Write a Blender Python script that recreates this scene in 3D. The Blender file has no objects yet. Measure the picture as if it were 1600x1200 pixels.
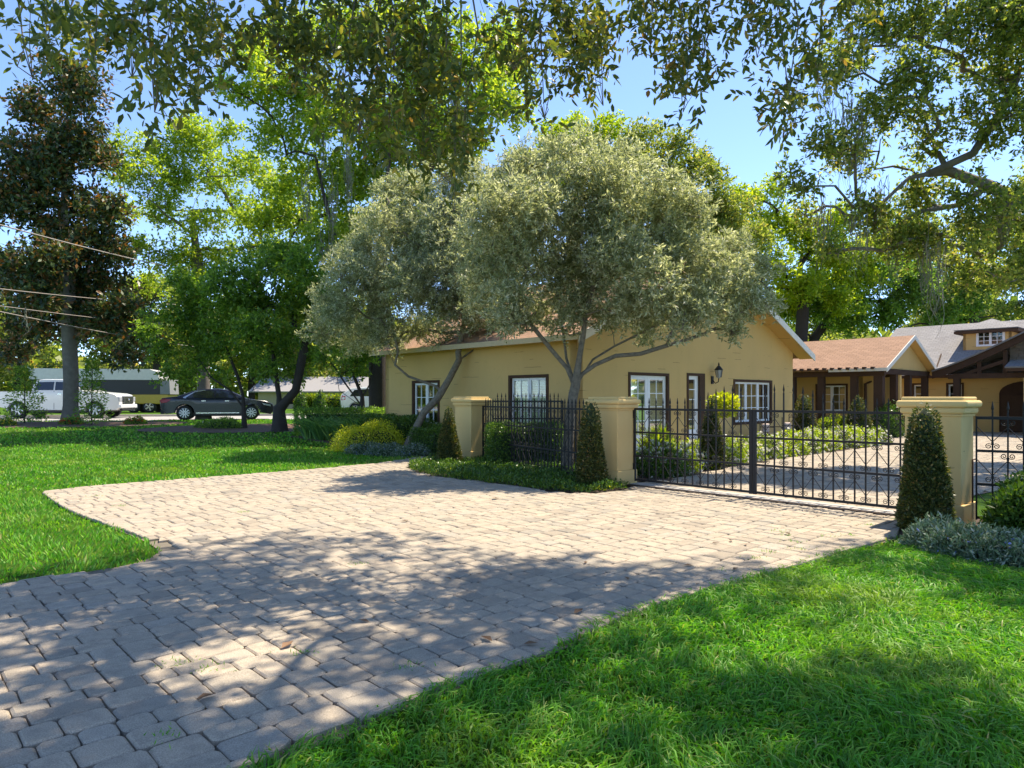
import bpy, bmesh, math, random
import numpy as np
from mathutils import Vector, Matrix

# ------------------------------------------------------------------ camera, sky, sun, exposure
scene = bpy.context.scene
col = scene.collection
CAM_H, FPX = 1.6, 1090.0
cam_data = bpy.data.cameras.new('camera')
cam_data.sensor_width = 36.0
cam_data.lens = 36.0 * FPX / 1600.0
cam_data.shift_y = 20.0 / 1600.0
cam_data.clip_end = 3000
cam = bpy.data.objects.new('camera', cam_data)
col.objects.link(cam)
cam.location = (0, 0, CAM_H)
cam.rotation_euler = (math.radians(90), 0, 0)
scene.camera = cam

SUN = Vector((0.77, 0.64, 0.0)).normalized()
SUN_EL = math.radians(62)
sun_dir = Vector((SUN.x * math.cos(SUN_EL), SUN.y * math.cos(SUN_EL), math.sin(SUN_EL)))
world = bpy.data.worlds.new('World')
scene.world = world
world.use_nodes = True
wn = world.node_tree
wn.nodes.clear()
sky = wn.nodes.new('ShaderNodeTexSky')
sky.sky_type = 'NISHITA'
sky.sun_disc = False
sky.sun_elevation = SUN_EL
sky.sun_rotation = math.atan2(SUN.x, SUN.y)
sky.air_density = 0.55
sky.dust_density = 0.1
sky.ozone_density = 5.5
bg = wn.nodes.new('ShaderNodeBackground')
bg.inputs['Strength'].default_value = 0.15
wo = wn.nodes.new('ShaderNodeOutputWorld')
wn.links.new(sky.outputs[0], bg.inputs[0])
wn.links.new(bg.outputs[0], wo.inputs[0])
sl = bpy.data.lights.new('sun', 'SUN')
sl.energy = 3.3
sl.angle = math.radians(0.53)
sl.color = (1.0, 0.93, 0.81)
so = bpy.data.objects.new('sun', sl)
col.objects.link(so)
so.rotation_euler = sun_dir.to_track_quat('Z', 'Y').to_euler()
so.location = (20, 10, 40)
scene.view_settings.view_transform = 'Standard'
scene.view_settings.look = 'None'
scene.view_settings.exposure = 1.55
scene.view_settings.gamma = 1.0
scene.view_settings.use_white_balance = True      # the camera's daylight setting, a little warm
scene.view_settings.white_balance_temperature = 7100
scene.cycles.max_bounces = 8
scene.cycles.diffuse_bounces = 6
scene.cycles.glossy_bounces = 3
scene.cycles.transmission_bounces = 5
scene.cycles.transparent_max_bounces = 8
scene.cycles.use_denoising = True

random.seed(7)
RNG = np.random.default_rng(7)

# ------------------------------------------------------------------ axes of the plot
AX = Vector((-0.679, 0.734, 0)).normalized()    # along gate and house eaves, away to the left
BX = Vector((AX.y, -AX.x, 0))                   # into the plot, away to the right

def at(px, py, Y):                              # a point of the view at depth Y
    return Vector(((px - 800) / FPX * Y, Y, CAM_H - (py - 620) / FPX * Y))
def gnd(px, py):
    Y = CAM_H * FPX / (py - 620)
    return ((px - 800) / FPX * Y, Y)

def sstep(a, b, x):
    t = np.clip((np.asarray(x, float) - a) / (b - a), 0, 1)
    return t * t * (3 - 2 * t)
def gz(x, y):                                   # the lawn climbs gently to the street on the left
    s = -0.24 * np.asarray(x, float) + 0.97 * np.asarray(y, float)
    return -0.045 + 0.55 * sstep(20, 34, s) * sstep(2, -6, x)

# ------------------------------------------------------------------ object helpers
OFF = {}
def tag(o, label=None, cat=None, group=None, kind=None):
    if label: o['label'] = label
    if cat: o['category'] = cat
    if group: o['group'] = group
    if kind: o['kind'] = kind
    return o
def empty(name, loc=(0, 0, 0), rz=0.0, local=False):
    o = bpy.data.objects.new(name, None)
    col.objects.link(o)
    o.location = loc
    o.rotation_euler = (0, 0, rz)
    o.empty_display_size = 0.2
    OFF[o] = Vector((0, 0, 0)) if local else Vector(loc)
    return o
def thing(name, label, cat, loc=(0, 0, 0), rz=0.0, group=None, local=False):
    return tag(empty(name, loc, rz, local), label, cat, group)
def link(name, me, parent=None, loc=None, rz=None, smooth=False):
    o = bpy.data.objects.new(name, me)
    col.objects.link(o)
    w = Vector(loc) if loc is not None else Vector((0, 0, 0))
    if parent is not None:
        o.parent = parent
        o.location = w - OFF.get(parent, Vector((0, 0, 0)))
    else:
        o.location = w
    if rz is not None:
        o.rotation_euler = (0, 0, rz)
    OFF[o] = w
    return o
def np_mesh(name, V, F, m, smooth=False):
    """V (n,3); F (k,c) array of equal-sized faces"""
    me = bpy.data.meshes.new(name)
    V = np.ascontiguousarray(V, dtype=np.float32)
    F = np.ascontiguousarray(F, dtype=np.int32)
    k, c = F.shape
    me.vertices.add(len(V))
    me.vertices.foreach_set('co', V.ravel())
    me.loops.add(k * c)
    me.loops.foreach_set('vertex_index', F.ravel())
    me.polygons.add(k)
    me.polygons.foreach_set('loop_start', np.arange(0, k * c, c, dtype=np.int32))
    me.update(calc_edges=True)
    if smooth:
        me.polygons.foreach_set('use_smooth', np.ones(k, dtype=bool))
    me.materials.append(m)
    return me

class MB:
    def __init__(s):
        s.v, s.f, s.sm = [], [], []
    def add(s, vs, fs, smooth=False):
        b = len(s.v)
        s.v += [tuple(p) for p in vs]
        for f in fs:
            s.f.append([i + b for i in f]); s.sm.append(smooth)
        return s
    def box(s, a, b):
        x0, y0, z0 = a; x1, y1, z1 = b
        return s.add([(x0,y0,z0),(x1,y0,z0),(x1,y1,z0),(x0,y1,z0),(x0,y0,z1),(x1,y0,z1),(x1,y1,z1),(x0,y1,z1)],
                     [(3,2,1,0),(4,5,6,7),(0,1,5,4),(1,2,6,5),(2,3,7,6),(3,0,4,7)])
    def obox(s, o, u, n, ur, nr, zr):           # box in a wall's own axes: along u, out along n, up
        o, u, n = Vector(o), Vector(u), Vector(n)
        P = [o + u * a + n * b + Vector((0, 0, c)) for c in zr for a, b in ((ur[0], nr[0]), (ur[1], nr[0]), (ur[1], nr[1]), (ur[0], nr[1]))]
        return s.add(P, [(3,2,1,0),(4,5,6,7),(0,1,5,4),(1,2,6,5),(2,3,7,6),(3,0,4,7)])
    def prism(s, poly, d):                      # polygon of 3D points pushed along d
        n = len(poly); d = Vector(d)
        P = [Vector(p) for p in poly] + [Vector(p) + d for p in poly]
        return s.add(P, [tuple(range(n - 1, -1, -1)), tuple(range(n, 2 * n))] + [(i, (i + 1) % n, n + (i + 1) % n, n + i) for i in range(n)])
    def tube(s, pts, rad, sides=6, cap=True):
        pts = [Vector(p) for p in pts]
        if not hasattr(rad, '__len__'): rad = [rad] * len(pts)
        rings = []
        up = Vector((0.31, 0.2, 0.93))
        prev = None
        for i, p in enumerate(pts):
            d = (pts[min(i + 1, len(pts) - 1)] - pts[max(i - 1, 0)])
            d = d.normalized() if d.length > 1e-9 else Vector((0, 0, 1))
            a = prev - d * prev.dot(d) if prev is not None else None
            if a is None or a.length < 1e-4:
                a = up.cross(d)
                if a.length < 0.05: a = Vector((1, 0, 0)).cross(d)
            a.normalize(); prev = a
            b = d.cross(a)
            rings.append([p + (a * math.cos(t) + b * math.sin(t)) * rad[i] for t in [2 * math.pi * k / sides for k in range(sides)]])
        n = len(rings)
        V = [q for r in rings for q in r]
        F = [(i * sides + k, i * sides + (k + 1) % sides, (i + 1) * sides + (k + 1) % sides, (i + 1) * sides + k) for i in range(n - 1) for k in range(sides)]
        s.add(V, F, True)
        if cap and n > 1:
            s.add(rings[0], [tuple(range(sides - 1, -1, -1))]); s.add(rings[-1], [tuple(range(sides))])
        return s
    def lathe(s, prof, c=(0, 0, 0), sides=12, smooth=True, cap=True):
        V, F = [], []
        for r, z in prof:
            for k in range(sides):
                t = 2 * math.pi * k / sides
                V.append((c[0] + r * math.cos(t), c[1] + r * math.sin(t), c[2] + z))
        for i in range(len(prof) - 1):
            for k in range(sides):
                F.append((i*sides+k, i*sides+(k+1)%sides, (i+1)*sides+(k+1)%sides, (i+1)*sides+k))
        s.add(V, F, smooth)
        if cap: s.add(V[:sides], [tuple(range(sides - 1, -1, -1))]); s.add(V[-sides:], [tuple(range(sides))])
        return s
    def mesh(s, name, m, off=(0, 0, 0)):
        me = bpy.data.meshes.new(name)
        ox, oy, oz = off
        me.from_pydata([(x - ox, y - oy, z - oz) for x, y, z in s.v], [], s.f)
        me.polygons.foreach_set('use_smooth', np.array(s.sm, dtype=bool))
        me.update()
        me.materials.append(m)
        return me
    def build(s, name, m, parent=None, loc=None):
        """verts are given in world (or in the parent's local) axes; origin goes to loc or the parent's origin"""
        w = Vector(loc) if loc is not None else (OFF[parent].copy() if parent is not None else Vector((0, 0, 0)))
        return link(name, s.mesh(name, m, w), parent, w)
def bev(o, w, seg=2):
    md = o.modifiers.new('bevel', 'BEVEL'); md.width = w; md.segments = seg; md.limit_method = 'ANGLE'; md.angle_limit = math.radians(40)
    return o

# ------------------------------------------------------------------ materials
def newmat(name):
    m = bpy.data.materials.new(name); m.use_nodes = True
    nt = m.node_tree; nt.nodes.clear()
    return m, nt, nt.nodes, nt.links
def nd(nt, t, **kw):
    n = nt.nodes.new(t)
    for k, v in kw.items():
        if k.startswith('i_'): n.inputs[k[2:].replace('_', ' ')].default_value = v
        else: setattr(n, k, v)
    return n
def ramp(nt, stops, interp='LINEAR'):
    r = nt.nodes.new('ShaderNodeValToRGB'); e = r.color_ramp.elements
    r.color_ramp.interpolation = interp
    while len(e) < len(stops): e.new(0.5)
    for el, (p, c) in zip(e, stops):
        el.position = p; el.color = (*c, 1) if len(c) == 3 else c
    return r
def coords(nt, kind='Object', scale=1.0):
    tc = nt.nodes.new('ShaderNodeTexCoord'); mp = nt.nodes.new('ShaderNodeMapping')
    s = scale if hasattr(scale, '__len__') else (scale,) * 3
    mp.inputs['Scale'].default_value = s
    if kind == 'World':
        g = nt.nodes.new('ShaderNodeNewGeometry'); nt.links.new(g.outputs['Position'], mp.inputs[0])
    else:
        nt.links.new(tc.outputs[kind], mp.inputs[0])
    return mp.outputs[0]
def mixc(nt, fac, a, b, mode='MIX'):
    n = nt.nodes.new('ShaderNodeMix'); n.data_type = 'RGBA'; n.blend_type = mode; n.clamp_factor = True
    for s, v in ((n.inputs[0], fac), (n.inputs[6], a), (n.inputs[7], b)):
        if isinstance(v, bpy.types.NodeSocket): nt.links.new(v, s)
        elif hasattr(v, '__len__'): s.default_value = (*v, 1)
        else: s.default_value = v
    return n.outputs[2]
def mth(nt, op, a, b=0.0, clamp=False):
    n = nt.nodes.new('ShaderNodeMath'); n.operation = op; n.use_clamp = clamp
    for s, v in ((n.inputs[0], a), (n.inputs[1], b)):
        if isinstance(v, bpy.types.NodeSocket): nt.links.new(v, s)
        else: s.default_value = v
    return n.outputs[0]
def noise(nt, vec, scale, detail=4, rough=0.55):
    n = nt.nodes.new('ShaderNodeTexNoise')
    n.inputs['Scale'].default_value = scale; n.inputs['Detail'].default_value = detail; n.inputs['Roughness'].default_value = rough
    nt.links.new(vec, n.inputs['Vector'])
    return n.outputs['Fac']
def finish(nt, colr, rough=0.8, bump=None, bstr=0.3, bdist=0.01, metal=0.0, spec=0.5, coat=0.0):
    p = nt.nodes.new('ShaderNodeBsdfPrincipled'); o = nt.nodes.new('ShaderNodeOutputMaterial')
    if isinstance(colr, bpy.types.NodeSocket): nt.links.new(colr, p.inputs['Base Color'])
    else: p.inputs['Base Color'].default_value = (*colr, 1)
    if isinstance(rough, bpy.types.NodeSocket): nt.links.new(rough, p.inputs['Roughness'])
    else: p.inputs['Roughness'].default_value = rough
    p.inputs['Metallic'].default_value = metal
    p.inputs['Specular IOR Level'].default_value = spec
    p.inputs['Coat Weight'].default_value = coat
    if bump is not None:
        b = nt.nodes.new('ShaderNodeBump'); b.inputs['Strength'].default_value = bstr; b.inputs['Distance'].default_value = bdist
        nt.links.new(bump, b.inputs['Height']); nt.links.new(b.outputs[0], p.inputs['Normal'])
    nt.links.new(p.outputs[0], o.inputs[0])
    return p
def plain(name, c, rough=0.6, var=0.15, scale=8.0, bstr=0.15, bdist=0.004, metal=0.0, spec=0.5, coat=0.0):
    m, nt, _, _ = newmat(name)
    v = coords(nt)
    f = noise(nt, v, scale, 5)
    f2 = noise(nt, v, scale * 9, 3)
    cc = mixc(nt, f, [x * (1 - var) for x in c], [min(1, x * (1 + var)) for x in c])
    finish(nt, cc, rough, f2, bstr, bdist, metal, spec, coat)
    return m
def leafmat(name, stops, rough=0.5, trans=0.3, tcol=(1.5, 1.6, 0.5), big=0.0, bigcol=None, spec=0.4):
    m, nt, _, lk = newmat(name)
    g = nd(nt, 'ShaderNodeNewGeometry'); oi = nd(nt, 'ShaderNodeObjectInfo')
    r = mth(nt, 'FRACT', mth(nt, 'ADD', g.outputs['Random Per Island'], oi.outputs['Random']))
    cr = ramp(nt, stops); lk.new(r, cr.inputs[0])
    c = cr.outputs[0]
    if bigcol is not None:
        v = coords(nt, 'World')
        n = noise(nt, v, big, 3)
        rr = ramp(nt, [(0.5, (0, 0, 0)), (0.68, (1, 1, 1))]); lk.new(n, rr.inputs[0])
        c = mixc(nt, mth(nt, 'MULTIPLY', rr.outputs[0], 0.75), c, bigcol)
    p = nd(nt, 'ShaderNodeBsdfPrincipled'); p.inputs['Roughness'].default_value = rough
    p.inputs['Specular IOR Level'].default_value = spec
    lk.new(c, p.inputs['Base Color'])
    t = nd(nt, 'ShaderNodeBsdfTranslucent')
    lk.new(mixc(nt, 1.0, c, tcol, 'MULTIPLY'), t.inputs[0])
    mx = nd(nt, 'ShaderNodeMixShader'); mx.inputs[0].default_value = trans
    lk.new(p.outputs[0], mx.inputs[1]); lk.new(t.outputs[0], mx.inputs[2])
    o = nd(nt, 'ShaderNodeOutputMaterial'); lk.new(mx.outputs[0], o.inputs[0])
    return m
M = {}
# stucco with broken horizontal block joints
def stucco(name, c):
    m, nt, _, lk = newmat(name)
    v = coords(nt, 'World')
    n1 = noise(nt, v, 0.9, 4); n2 = noise(nt, v, 60, 3)
    sep = nd(nt, 'ShaderNodeSeparateXYZ'); lk.new(v, sep.inputs[0])
    wob = mth(nt, 'MULTIPLY', noise(nt, v, 1.5, 2), 0.05)
    zz = mth(nt, 'MULTIPLY', mth(nt, 'ADD', sep.outputs[2], wob), 1 / 0.21)
    fr = mth(nt, 'ABSOLUTE', mth(nt, 'SUBTRACT', mth(nt, 'FRACT', zz), 0.5))
    line = mth(nt, 'LESS_THAN', fr, 0.035)
    mp = nd(nt, 'ShaderNodeMapping'); mp.inputs['Scale'].default_value = (1.0, 1.0, 4.7); lk.new(v, mp.inputs[0])
    patch = mth(nt, 'GREATER_THAN', noise(nt, mp.outputs[0], 1.3, 2, 0.4), 0.62)
    fac = mth(nt, 'MULTIPLY', mth(nt, 'MULTIPLY', line, patch), 0.55)
    cc = mixc(nt, n1, [x * 0.9 for x in c], [x * 1.08 for x in c])
    mp2 = nd(nt, 'ShaderNodeMapping'); mp2.inputs['Scale'].default_value = (2.2, 2.2, 0.3); lk.new(v, mp2.inputs[0])
    st = ramp(nt, [(0.50, (0, 0, 0)), (0.78, (1, 1, 1))]); lk.new(noise(nt, mp2.outputs[0], 1.0, 5), st.inputs[0])
    cc = mixc(nt, mth(nt, 'MULTIPLY', st.outputs[0], 0.14), cc, (c[0] * 0.55, c[1] * 0.58, c[2] * 0.7))
    sp2 = ramp(nt, [(0.60, (0, 0, 0)), (0.72, (1, 1, 1))]); lk.new(noise(nt, v, 4.5, 6, 0.65), sp2.inputs[0])
    cc = mixc(nt, mth(nt, 'MULTIPLY', sp2.outputs[0], 0.18), cc, (c[0] * 0.6, c[1] * 0.6, c[2] * 0.6))
    cc = mixc(nt, fac, cc, (c[0] * 0.3, c[1] * 0.3, c[2] * 0.3))
    h = mth(nt, 'SUBTRACT', mth(nt, 'MULTIPLY', n2, 0.3), mth(nt, 'MULTIPLY', fac, 1.2))
    finish(nt, cc, 0.85, h, 0.4, 0.006, spec=0.25)
    return m
M['stucco'] = stucco('stucco', (0.60, 0.40, 0.155))
M['pillar'] = stucco('pillar_stucco', (0.66, 0.47, 0.20))
M['cream'] = plain('cream_trim', (0.50, 0.40, 0.25), 0.8, spec=0.2)
M['fascia'] = plain('fascia_paint', (0.60, 0.58, 0.52), 0.6)
M['white'] = plain('white_paint', (0.78, 0.78, 0.76), 0.45, 0.04)
M['brown'] = plain('brown_trim', (0.075, 0.042, 0.025), 0.85, 0.25, spec=0.2)
M['timber'] = plain('dark_timber', (0.06, 0.034, 0.022), 0.85, 0.35, 3, spec=0.2)
M['iron'] = plain('black_iron', (0.020, 0.018, 0.017), 0.6, 0.3, 20, 0.2, 0.002, 0.0, 0.3)
M['blind'] = plain('blind_slats', (0.78, 0.8, 0.74), 0.7, 0.05)
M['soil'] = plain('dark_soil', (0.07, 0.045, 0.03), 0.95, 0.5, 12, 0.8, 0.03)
M['mulch'] = plain('brown_mulch', (0.16, 0.095, 0.06), 0.95, 0.5, 9, 0.9, 0.03)
M['asphalt'] = plain('street_asphalt', (0.33, 0.31, 0.29), 0.9, 0.15, 2, 0.4, 0.006)
M['concrete'] = plain('kerb_concrete', (0.42, 0.39, 0.35), 0.85, 0.15, 4, 0.3, 0.004)
M['sand'] = plain('joint_sand', (0.16, 0.135, 0.10), 0.95, 0.4, 6, 0.5, 0.01)
M['stone'] = plain('ledge_stone', (0.16, 0.125, 0.095), 0.85, 0.4, 5, 0.5, 0.02)
M['interior'] = plain('interior', (0.10, 0.10, 0.09), 0.9)
def glass(name, tint, refl):
    m, nt, _, lk = newmat(name)
    t = nd(nt, 'ShaderNodeBsdfTransparent'); t.inputs[0].default_value = (*tint, 1)
    g = nd(nt, 'ShaderNodeBsdfGlossy'); g.inputs['Roughness'].default_value = 0.03
    v = coords(nt, 'World'); b = nd(nt, 'ShaderNodeBump'); b.inputs['Strength'].default_value = 0.04; b.inputs['Distance'].default_value = 0.02
    lk.new(noise(nt, v, 2.0, 2), b.inputs['Height']); lk.new(b.outputs[0], g.inputs['Normal'])
    lw = nd(nt, 'ShaderNodeLayerWeight'); lw.inputs[0].default_value = 0.25
    f = mth(nt, 'ADD', mth(nt, 'MULTIPLY', lw.outputs['Fresnel'], 0.7), refl, True)
    mx = nd(nt, 'ShaderNodeMixShader'); lk.new(f, mx.inputs[0]); lk.new(t.outputs[0], mx.inputs[1]); lk.new(g.outputs[0], mx.inputs[2])
    o = nd(nt, 'ShaderNodeOutputMaterial'); lk.new(mx.outputs[0], o.inputs[0])
    return m
M['glass'] = glass('window_glass', (0.9, 0.93, 0.9), 0.03)
M['carglass'] = plain('car_glass', (0.012, 0.015, 0.02), 0.06, 0.05, 2, 0.0, 0.001, 0, 0.9)
def shingle(name, c1, c2, h=0.15, w=0.3):
    m, nt, _, lk = newmat(name)
    g = nd(nt, 'ShaderNodeTexCoord')
    b = nd(nt, 'ShaderNodeTexBrick')
    b.inputs['Scale'].default_value = 1.0; b.inputs['Brick Width'].default_value = w; b.inputs['Row Height'].default_value = h
    b.inputs['Mortar Size'].default_value = 0.012; b.inputs['Mortar Smooth'].default_value = 0.3
    b.inputs['Color1'].default_value = (*c1, 1); b.inputs['Color2'].default_value = (*c2, 1)
    b.inputs['Mortar'].default_value = (*[x * 0.45 for x in c1], 1)
    lk.new(g.outputs['UV'], b.inputs['Vector'])
    n = noise(nt, g.outputs['UV'], 0.8, 5)
    n2 = noise(nt, g.outputs['UV'], 40, 2)
    cc = mixc(nt, mth(nt, 'MULTIPLY', n, 0.7), b.outputs[0], [x * 1.25 for x in c2], 'MIX')
    cc = mixc(nt, mth(nt, 'MULTIPLY', n2, 0.35), cc, [x * 0.5 for x in c1])
    finish(nt, cc, 0.92, mth(nt, 'SUBTRACT', n2, b.outputs['Fac']), 0.6, 0.012, spec=0.2)
    return m
M['shingle_brown'] = shingle('brown_shingles', (0.24, 0.145, 0.095), (0.36, 0.22, 0.145))
M['shingle_grey'] = shingle('grey_shingles', (0.21, 0.20, 0.20), (0.30, 0.29, 0.285))
# pavers
def pavermat():
    m, nt, _, lk = newmat('tumbled_pavers')
    g = nd(nt, 'ShaderNodeNewGeometry'); oi = nd(nt, 'ShaderNodeObjectInfo')
    r = mth(nt, 'FRACT', mth(nt, 'ADD', g.outputs['Random Per Island'], oi.outputs['Random']))
    cr = ramp(nt, [(0, (0.30, 0.255, 0.20)), (0.25, (0.44, 0.365, 0.275)), (0.5, (0.38, 0.33, 0.26)), (0.75, (0.48, 0.39, 0.29)), (0.93, (0.40, 0.355, 0.29)), (1, (0.25, 0.225, 0.185))])
    lk.new(r, cr.inputs[0])
    v = coords(nt, 'World')
    big = noise(nt, v, 0.7, 4); mid = noise(nt, v, 9, 4); fine = noise(nt, v, 160, 3)
    c = mixc(nt, mth(nt, 'MULTIPLY', big, 0.35), cr.outputs[0], (0.46, 0.385, 0.29))
    rr = ramp(nt, [(0.48, (0, 0, 0)), (0.75, (1, 1, 1))]); lk.new(mid, rr.inputs[0])
    c = mixc(nt, mth(nt, 'MULTIPLY', rr.outputs[0], 0.55), c, (0.21, 0.185, 0.155))
    fr = ramp(nt, [(0.3, (0.62, 0.62, 0.62)), (0.7, (1.15, 1.15, 1.15))]); lk.new(fine, fr.inputs[0])
    c = mixc(nt, 1.0, c, fr.outputs[0], 'MULTIPLY')
    finish(nt, c, 0.9, mth(nt, 'ADD', fine, mth(nt, 'MULTIPLY', mid, 2.0)), 0.5, 0.004, spec=0.2)
    return m
M['paver'] = pavermat()
def groundmat():
    m, nt, _, lk = newmat('lawn_turf')
    v = coords(nt, 'World')
    n1 = noise(nt, v, 0.35, 4); n2 = noise(nt, v, 22, 5); n3 = noise(nt, v, 140, 3)
    c = mixc(nt, n1, (0.06, 0.16, 0.012), (0.13, 0.24, 0.022))
    c = mixc(nt, n2, c, (0.05, 0.12, 0.012))
    finish(nt, c, 0.9, mth(nt, 'ADD', n2, n3), 0.9, 0.05, spec=0.1)
    return m
M['turf'] = groundmat()
G1 = [(0, (0.06, 0.20, 0.018)), (0.35, (0.10, 0.32, 0.025)), (0.7, (0.165, 0.44, 0.035)), (0.93, (0.27, 0.45, 0.06)), (1, (0.45, 0.40, 0.16))]
M['grass'] = leafmat('grass_blades', G1, 0.5, 0.42, (1.2, 1.3, 0.5), 0.55, (0.26, 0.38, 0.06))
M['bark'] = plain('oak_bark', (0.19, 0.16, 0.13), 0.9, 0.5, 5, 0.9, 0.03)
M['bark_dark'] = plain('dark_bark', (0.045, 0.035, 0.028), 0.95, 0.4, 5, 0.9, 0.03)
M['bark_olive'] = plain('olive_bark', (0.26, 0.22, 0.165), 0.9, 0.75, 13, 1.0, 0.04)
M['oak_near'] = leafmat('near_oak_leaf', [(0, (0.06, 0.095, 0.035)), (0.4, (0.10, 0.14, 0.045)), (0.75, (0.17, 0.19, 0.05)), (0.95, (0.28, 0.26, 0.06)), (1, (0.30, 0.17, 0.07))], 0.42, 0.45, (1.6, 1.55, 0.5))
M['oak_bright'] = leafmat('bright_oak_leaf', [(0, (0.07, 0.13, 0.02)), (0.4, (0.12, 0.20, 0.025)), (0.8, (0.21, 0.29, 0.03)), (1, (0.32, 0.33, 0.05))], 0.5, 0.52, (1.7, 1.6, 0.5))
M['oak_sun'] = leafmat('sunny_oak_leaf', [(0, (0.13, 0.22, 0.03)), (0.5, (0.26, 0.36, 0.06)), (0.9, (0.40, 0.47, 0.09)), (1, (0.50, 0.50, 0.10))], 0.5, 0.56, (1.6, 1.6, 0.5))
M['oak_mid'] = leafmat('mid_oak_leaf', [(0, (0.05, 0.09, 0.02)), (0.5, (0.20, 0.26, 0.06)), (0.9, (0.34, 0.37, 0.10)), (1, (0.38, 0.28, 0.10))], 0.5, 0.54, (1.6, 1.6, 0.7))
M['lime'] = leafmat('lime_leaf', [(0, (0.14, 0.22, 0.02)), (0.5, (0.28, 0.39, 0.03)), (1, (0.45, 0.48, 0.05))], 0.5, 0.55, (1.5, 1.5, 0.5))
M['dark_leaf'] = leafmat('deep_green_leaf', [(0, (0.07, 0.14, 0.035)), (0.5, (0.15, 0.26, 0.055)), (1, (0.29, 0.40, 0.08))], 0.45, 0.54)
M['magnolia'] = leafmat('magnolia_leaf', [(0, (0.02, 0.045, 0.018)), (0.55, (0.07, 0.11, 0.04)), (0.76, (0.14, 0.16, 0.045)), (0.84, (0.19, 0.09, 0.03)), (1, (0.30, 0.14, 0.045))], 0.42, 0.25, (1.5, 1.3, 0.5), spec=0.4)
M['olive'] = leafmat('olive_leaf', [(0, (0.18, 0.21, 0.11)), (0.45, (0.31, 0.34, 0.21)), (0.8, (0.50, 0.52, 0.39)), (1, (0.68, 0.68, 0.58))], 0.5, 0.5, (1.3, 1.3, 0.75))
M['topiary'] = leafmat('topiary_leaf', [(0, (0.03, 0.05, 0.018)), (0.5, (0.07, 0.09, 0.025)), (0.85, (0.15, 0.16, 0.04)), (1, (0.28, 0.17, 0.06))], 0.4, 0.25)
M['hedge'] = leafmat('hedge_leaf', [(0, (0.035, 0.085, 0.015)), (0.6, (0.07, 0.15, 0.022)), (1, (0.16, 0.25, 0.035))], 0.4, 0.3)
M['goldleaf'] = leafmat('golden_leaf', [(0, (0.26, 0.32, 0.02)), (0.5, (0.45, 0.48, 0.03)), (1, (0.65, 0.60, 0.06))], 0.45, 0.35)
M['strap'] = leafmat('strap_leaf', [(0, (0.07, 0.18, 0.06)), (0.5, (0.13, 0.28, 0.09)), (1, (0.28, 0.42, 0.10))], 0.4, 0.25)
M['silver'] = leafmat('silver_leaf', [(0, (0.06, 0.12, 0.05)), (0.5, (0.13, 0.20, 0.11)), (0.85, (0.22, 0.29, 0.21)), (1, (0.40, 0.44, 0.38))], 0.6, 0.25, (1.1, 1.2, 1.0))
M['blueflower'] = leafmat('blue_petals', [(0, (0.12, 0.18, 0.5)), (1, (0.3, 0.38, 0.75))], 0.6, 0.3, (1, 1, 1))
M['whiteflower'] = leafmat('white_petals', [(0, (0.7, 0.66, 0.5)), (1, (0.82, 0.8, 0.74))], 0.6, 0.3, (1, 1, 1))
M['yellowflower'] = leafmat('yellow_petals', [(0, (0.75, 0.5, 0.03)), (1, (0.85, 0.7, 0.05))], 0.6, 0.3, (1, 1, 1))
M['redflower'] = leafmat('red_petals', [(0, (0.5, 0.03, 0.02)), (1, (0.7, 0.12, 0.03))], 0.6, 0.3, (1, 1, 1))
M['moss'] = leafmat('spanish_moss', [(0, (0.17, 0.16, 0.12)), (1, (0.32, 0.30, 0.23))], 0.9, 0.3, (1, 1, 1))
M['deadleaf'] = leafmat('dead_leaf', [(0, (0.10, 0.055, 0.03)), (1, (0.22, 0.12, 0.06))], 0.7, 0.1)
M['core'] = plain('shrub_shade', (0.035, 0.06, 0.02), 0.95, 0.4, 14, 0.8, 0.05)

# ------------------------------------------------------------------ ground, street, drive
def inside(poly, X, Y):
    X = np.asarray(X, float); Y = np.asarray(Y, float)
    r = np.zeros(X.shape, bool)
    n = len(poly)
    for i in range(n):
        x0, y0 = poly[i]; x1, y1 = poly[(i + 1) % n]
        if y0 == y1: continue
        c = ((y0 > Y) != (y1 > Y)) & (X < (x1 - x0) * (Y - y0) / (y1 - y0) + x0)
        r ^= c
    return r
def smooth_line(pts, per=4):
    out = []
    n = len(pts)
    for i in range(n - 1):
        p0, p1, p2, p3 = (np.array(pts[max(0, min(n - 1, k))], float) for k in (i - 1, i, i + 1, i + 2))
        for t in np.linspace(0, 1, per, endpoint=False):
            out.append(tuple(0.5 * ((2 * p1) + (p2 - p0) * t + (2 * p0 - 5 * p1 + 4 * p2 - p3) * t ** 2 + (3 * p1 - p0 - 3 * p2 + p3) * t ** 3)))
    out.append(tuple(pts[-1]))
    return out

right_edge = smooth_line([(-3.0, -2), (-2.1, 0.6), (-1.2, 2.85), gnd(520, 1150), gnd(620, 1103), gnd(760, 1050), gnd(870, 1011), gnd(960, 970), gnd(1100, 921), gnd(1250, 880), gnd(1350, 851), gnd(1400, 838)], 3)
inner_right = [(5.15, 9.15), (5.55, 9.6), (7.7, 11.6), (10.5, 13.6), (16, 16), (27, 19), (29, 27), (23.5, 30.8), (19.4, 33.6), (16.8, 31.4), (14.4, 27.6)]
bed_edge = smooth_line([(13.2, 23.6), (10.3, 21.3), gnd(1230, 716), (5.1, 16.1), gnd(1060, 747), (2.6, 13.35)], 3)
island_edge = smooth_line([(2.02, 12.45), gnd(975, 762), gnd(920, 768), gnd(870, 766), gnd(800, 758), gnd(700, 746), gnd(655, 738), (-2.35, 15.9), (-2.3, 17.0), (-1.95, 18.3)], 3)
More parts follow.
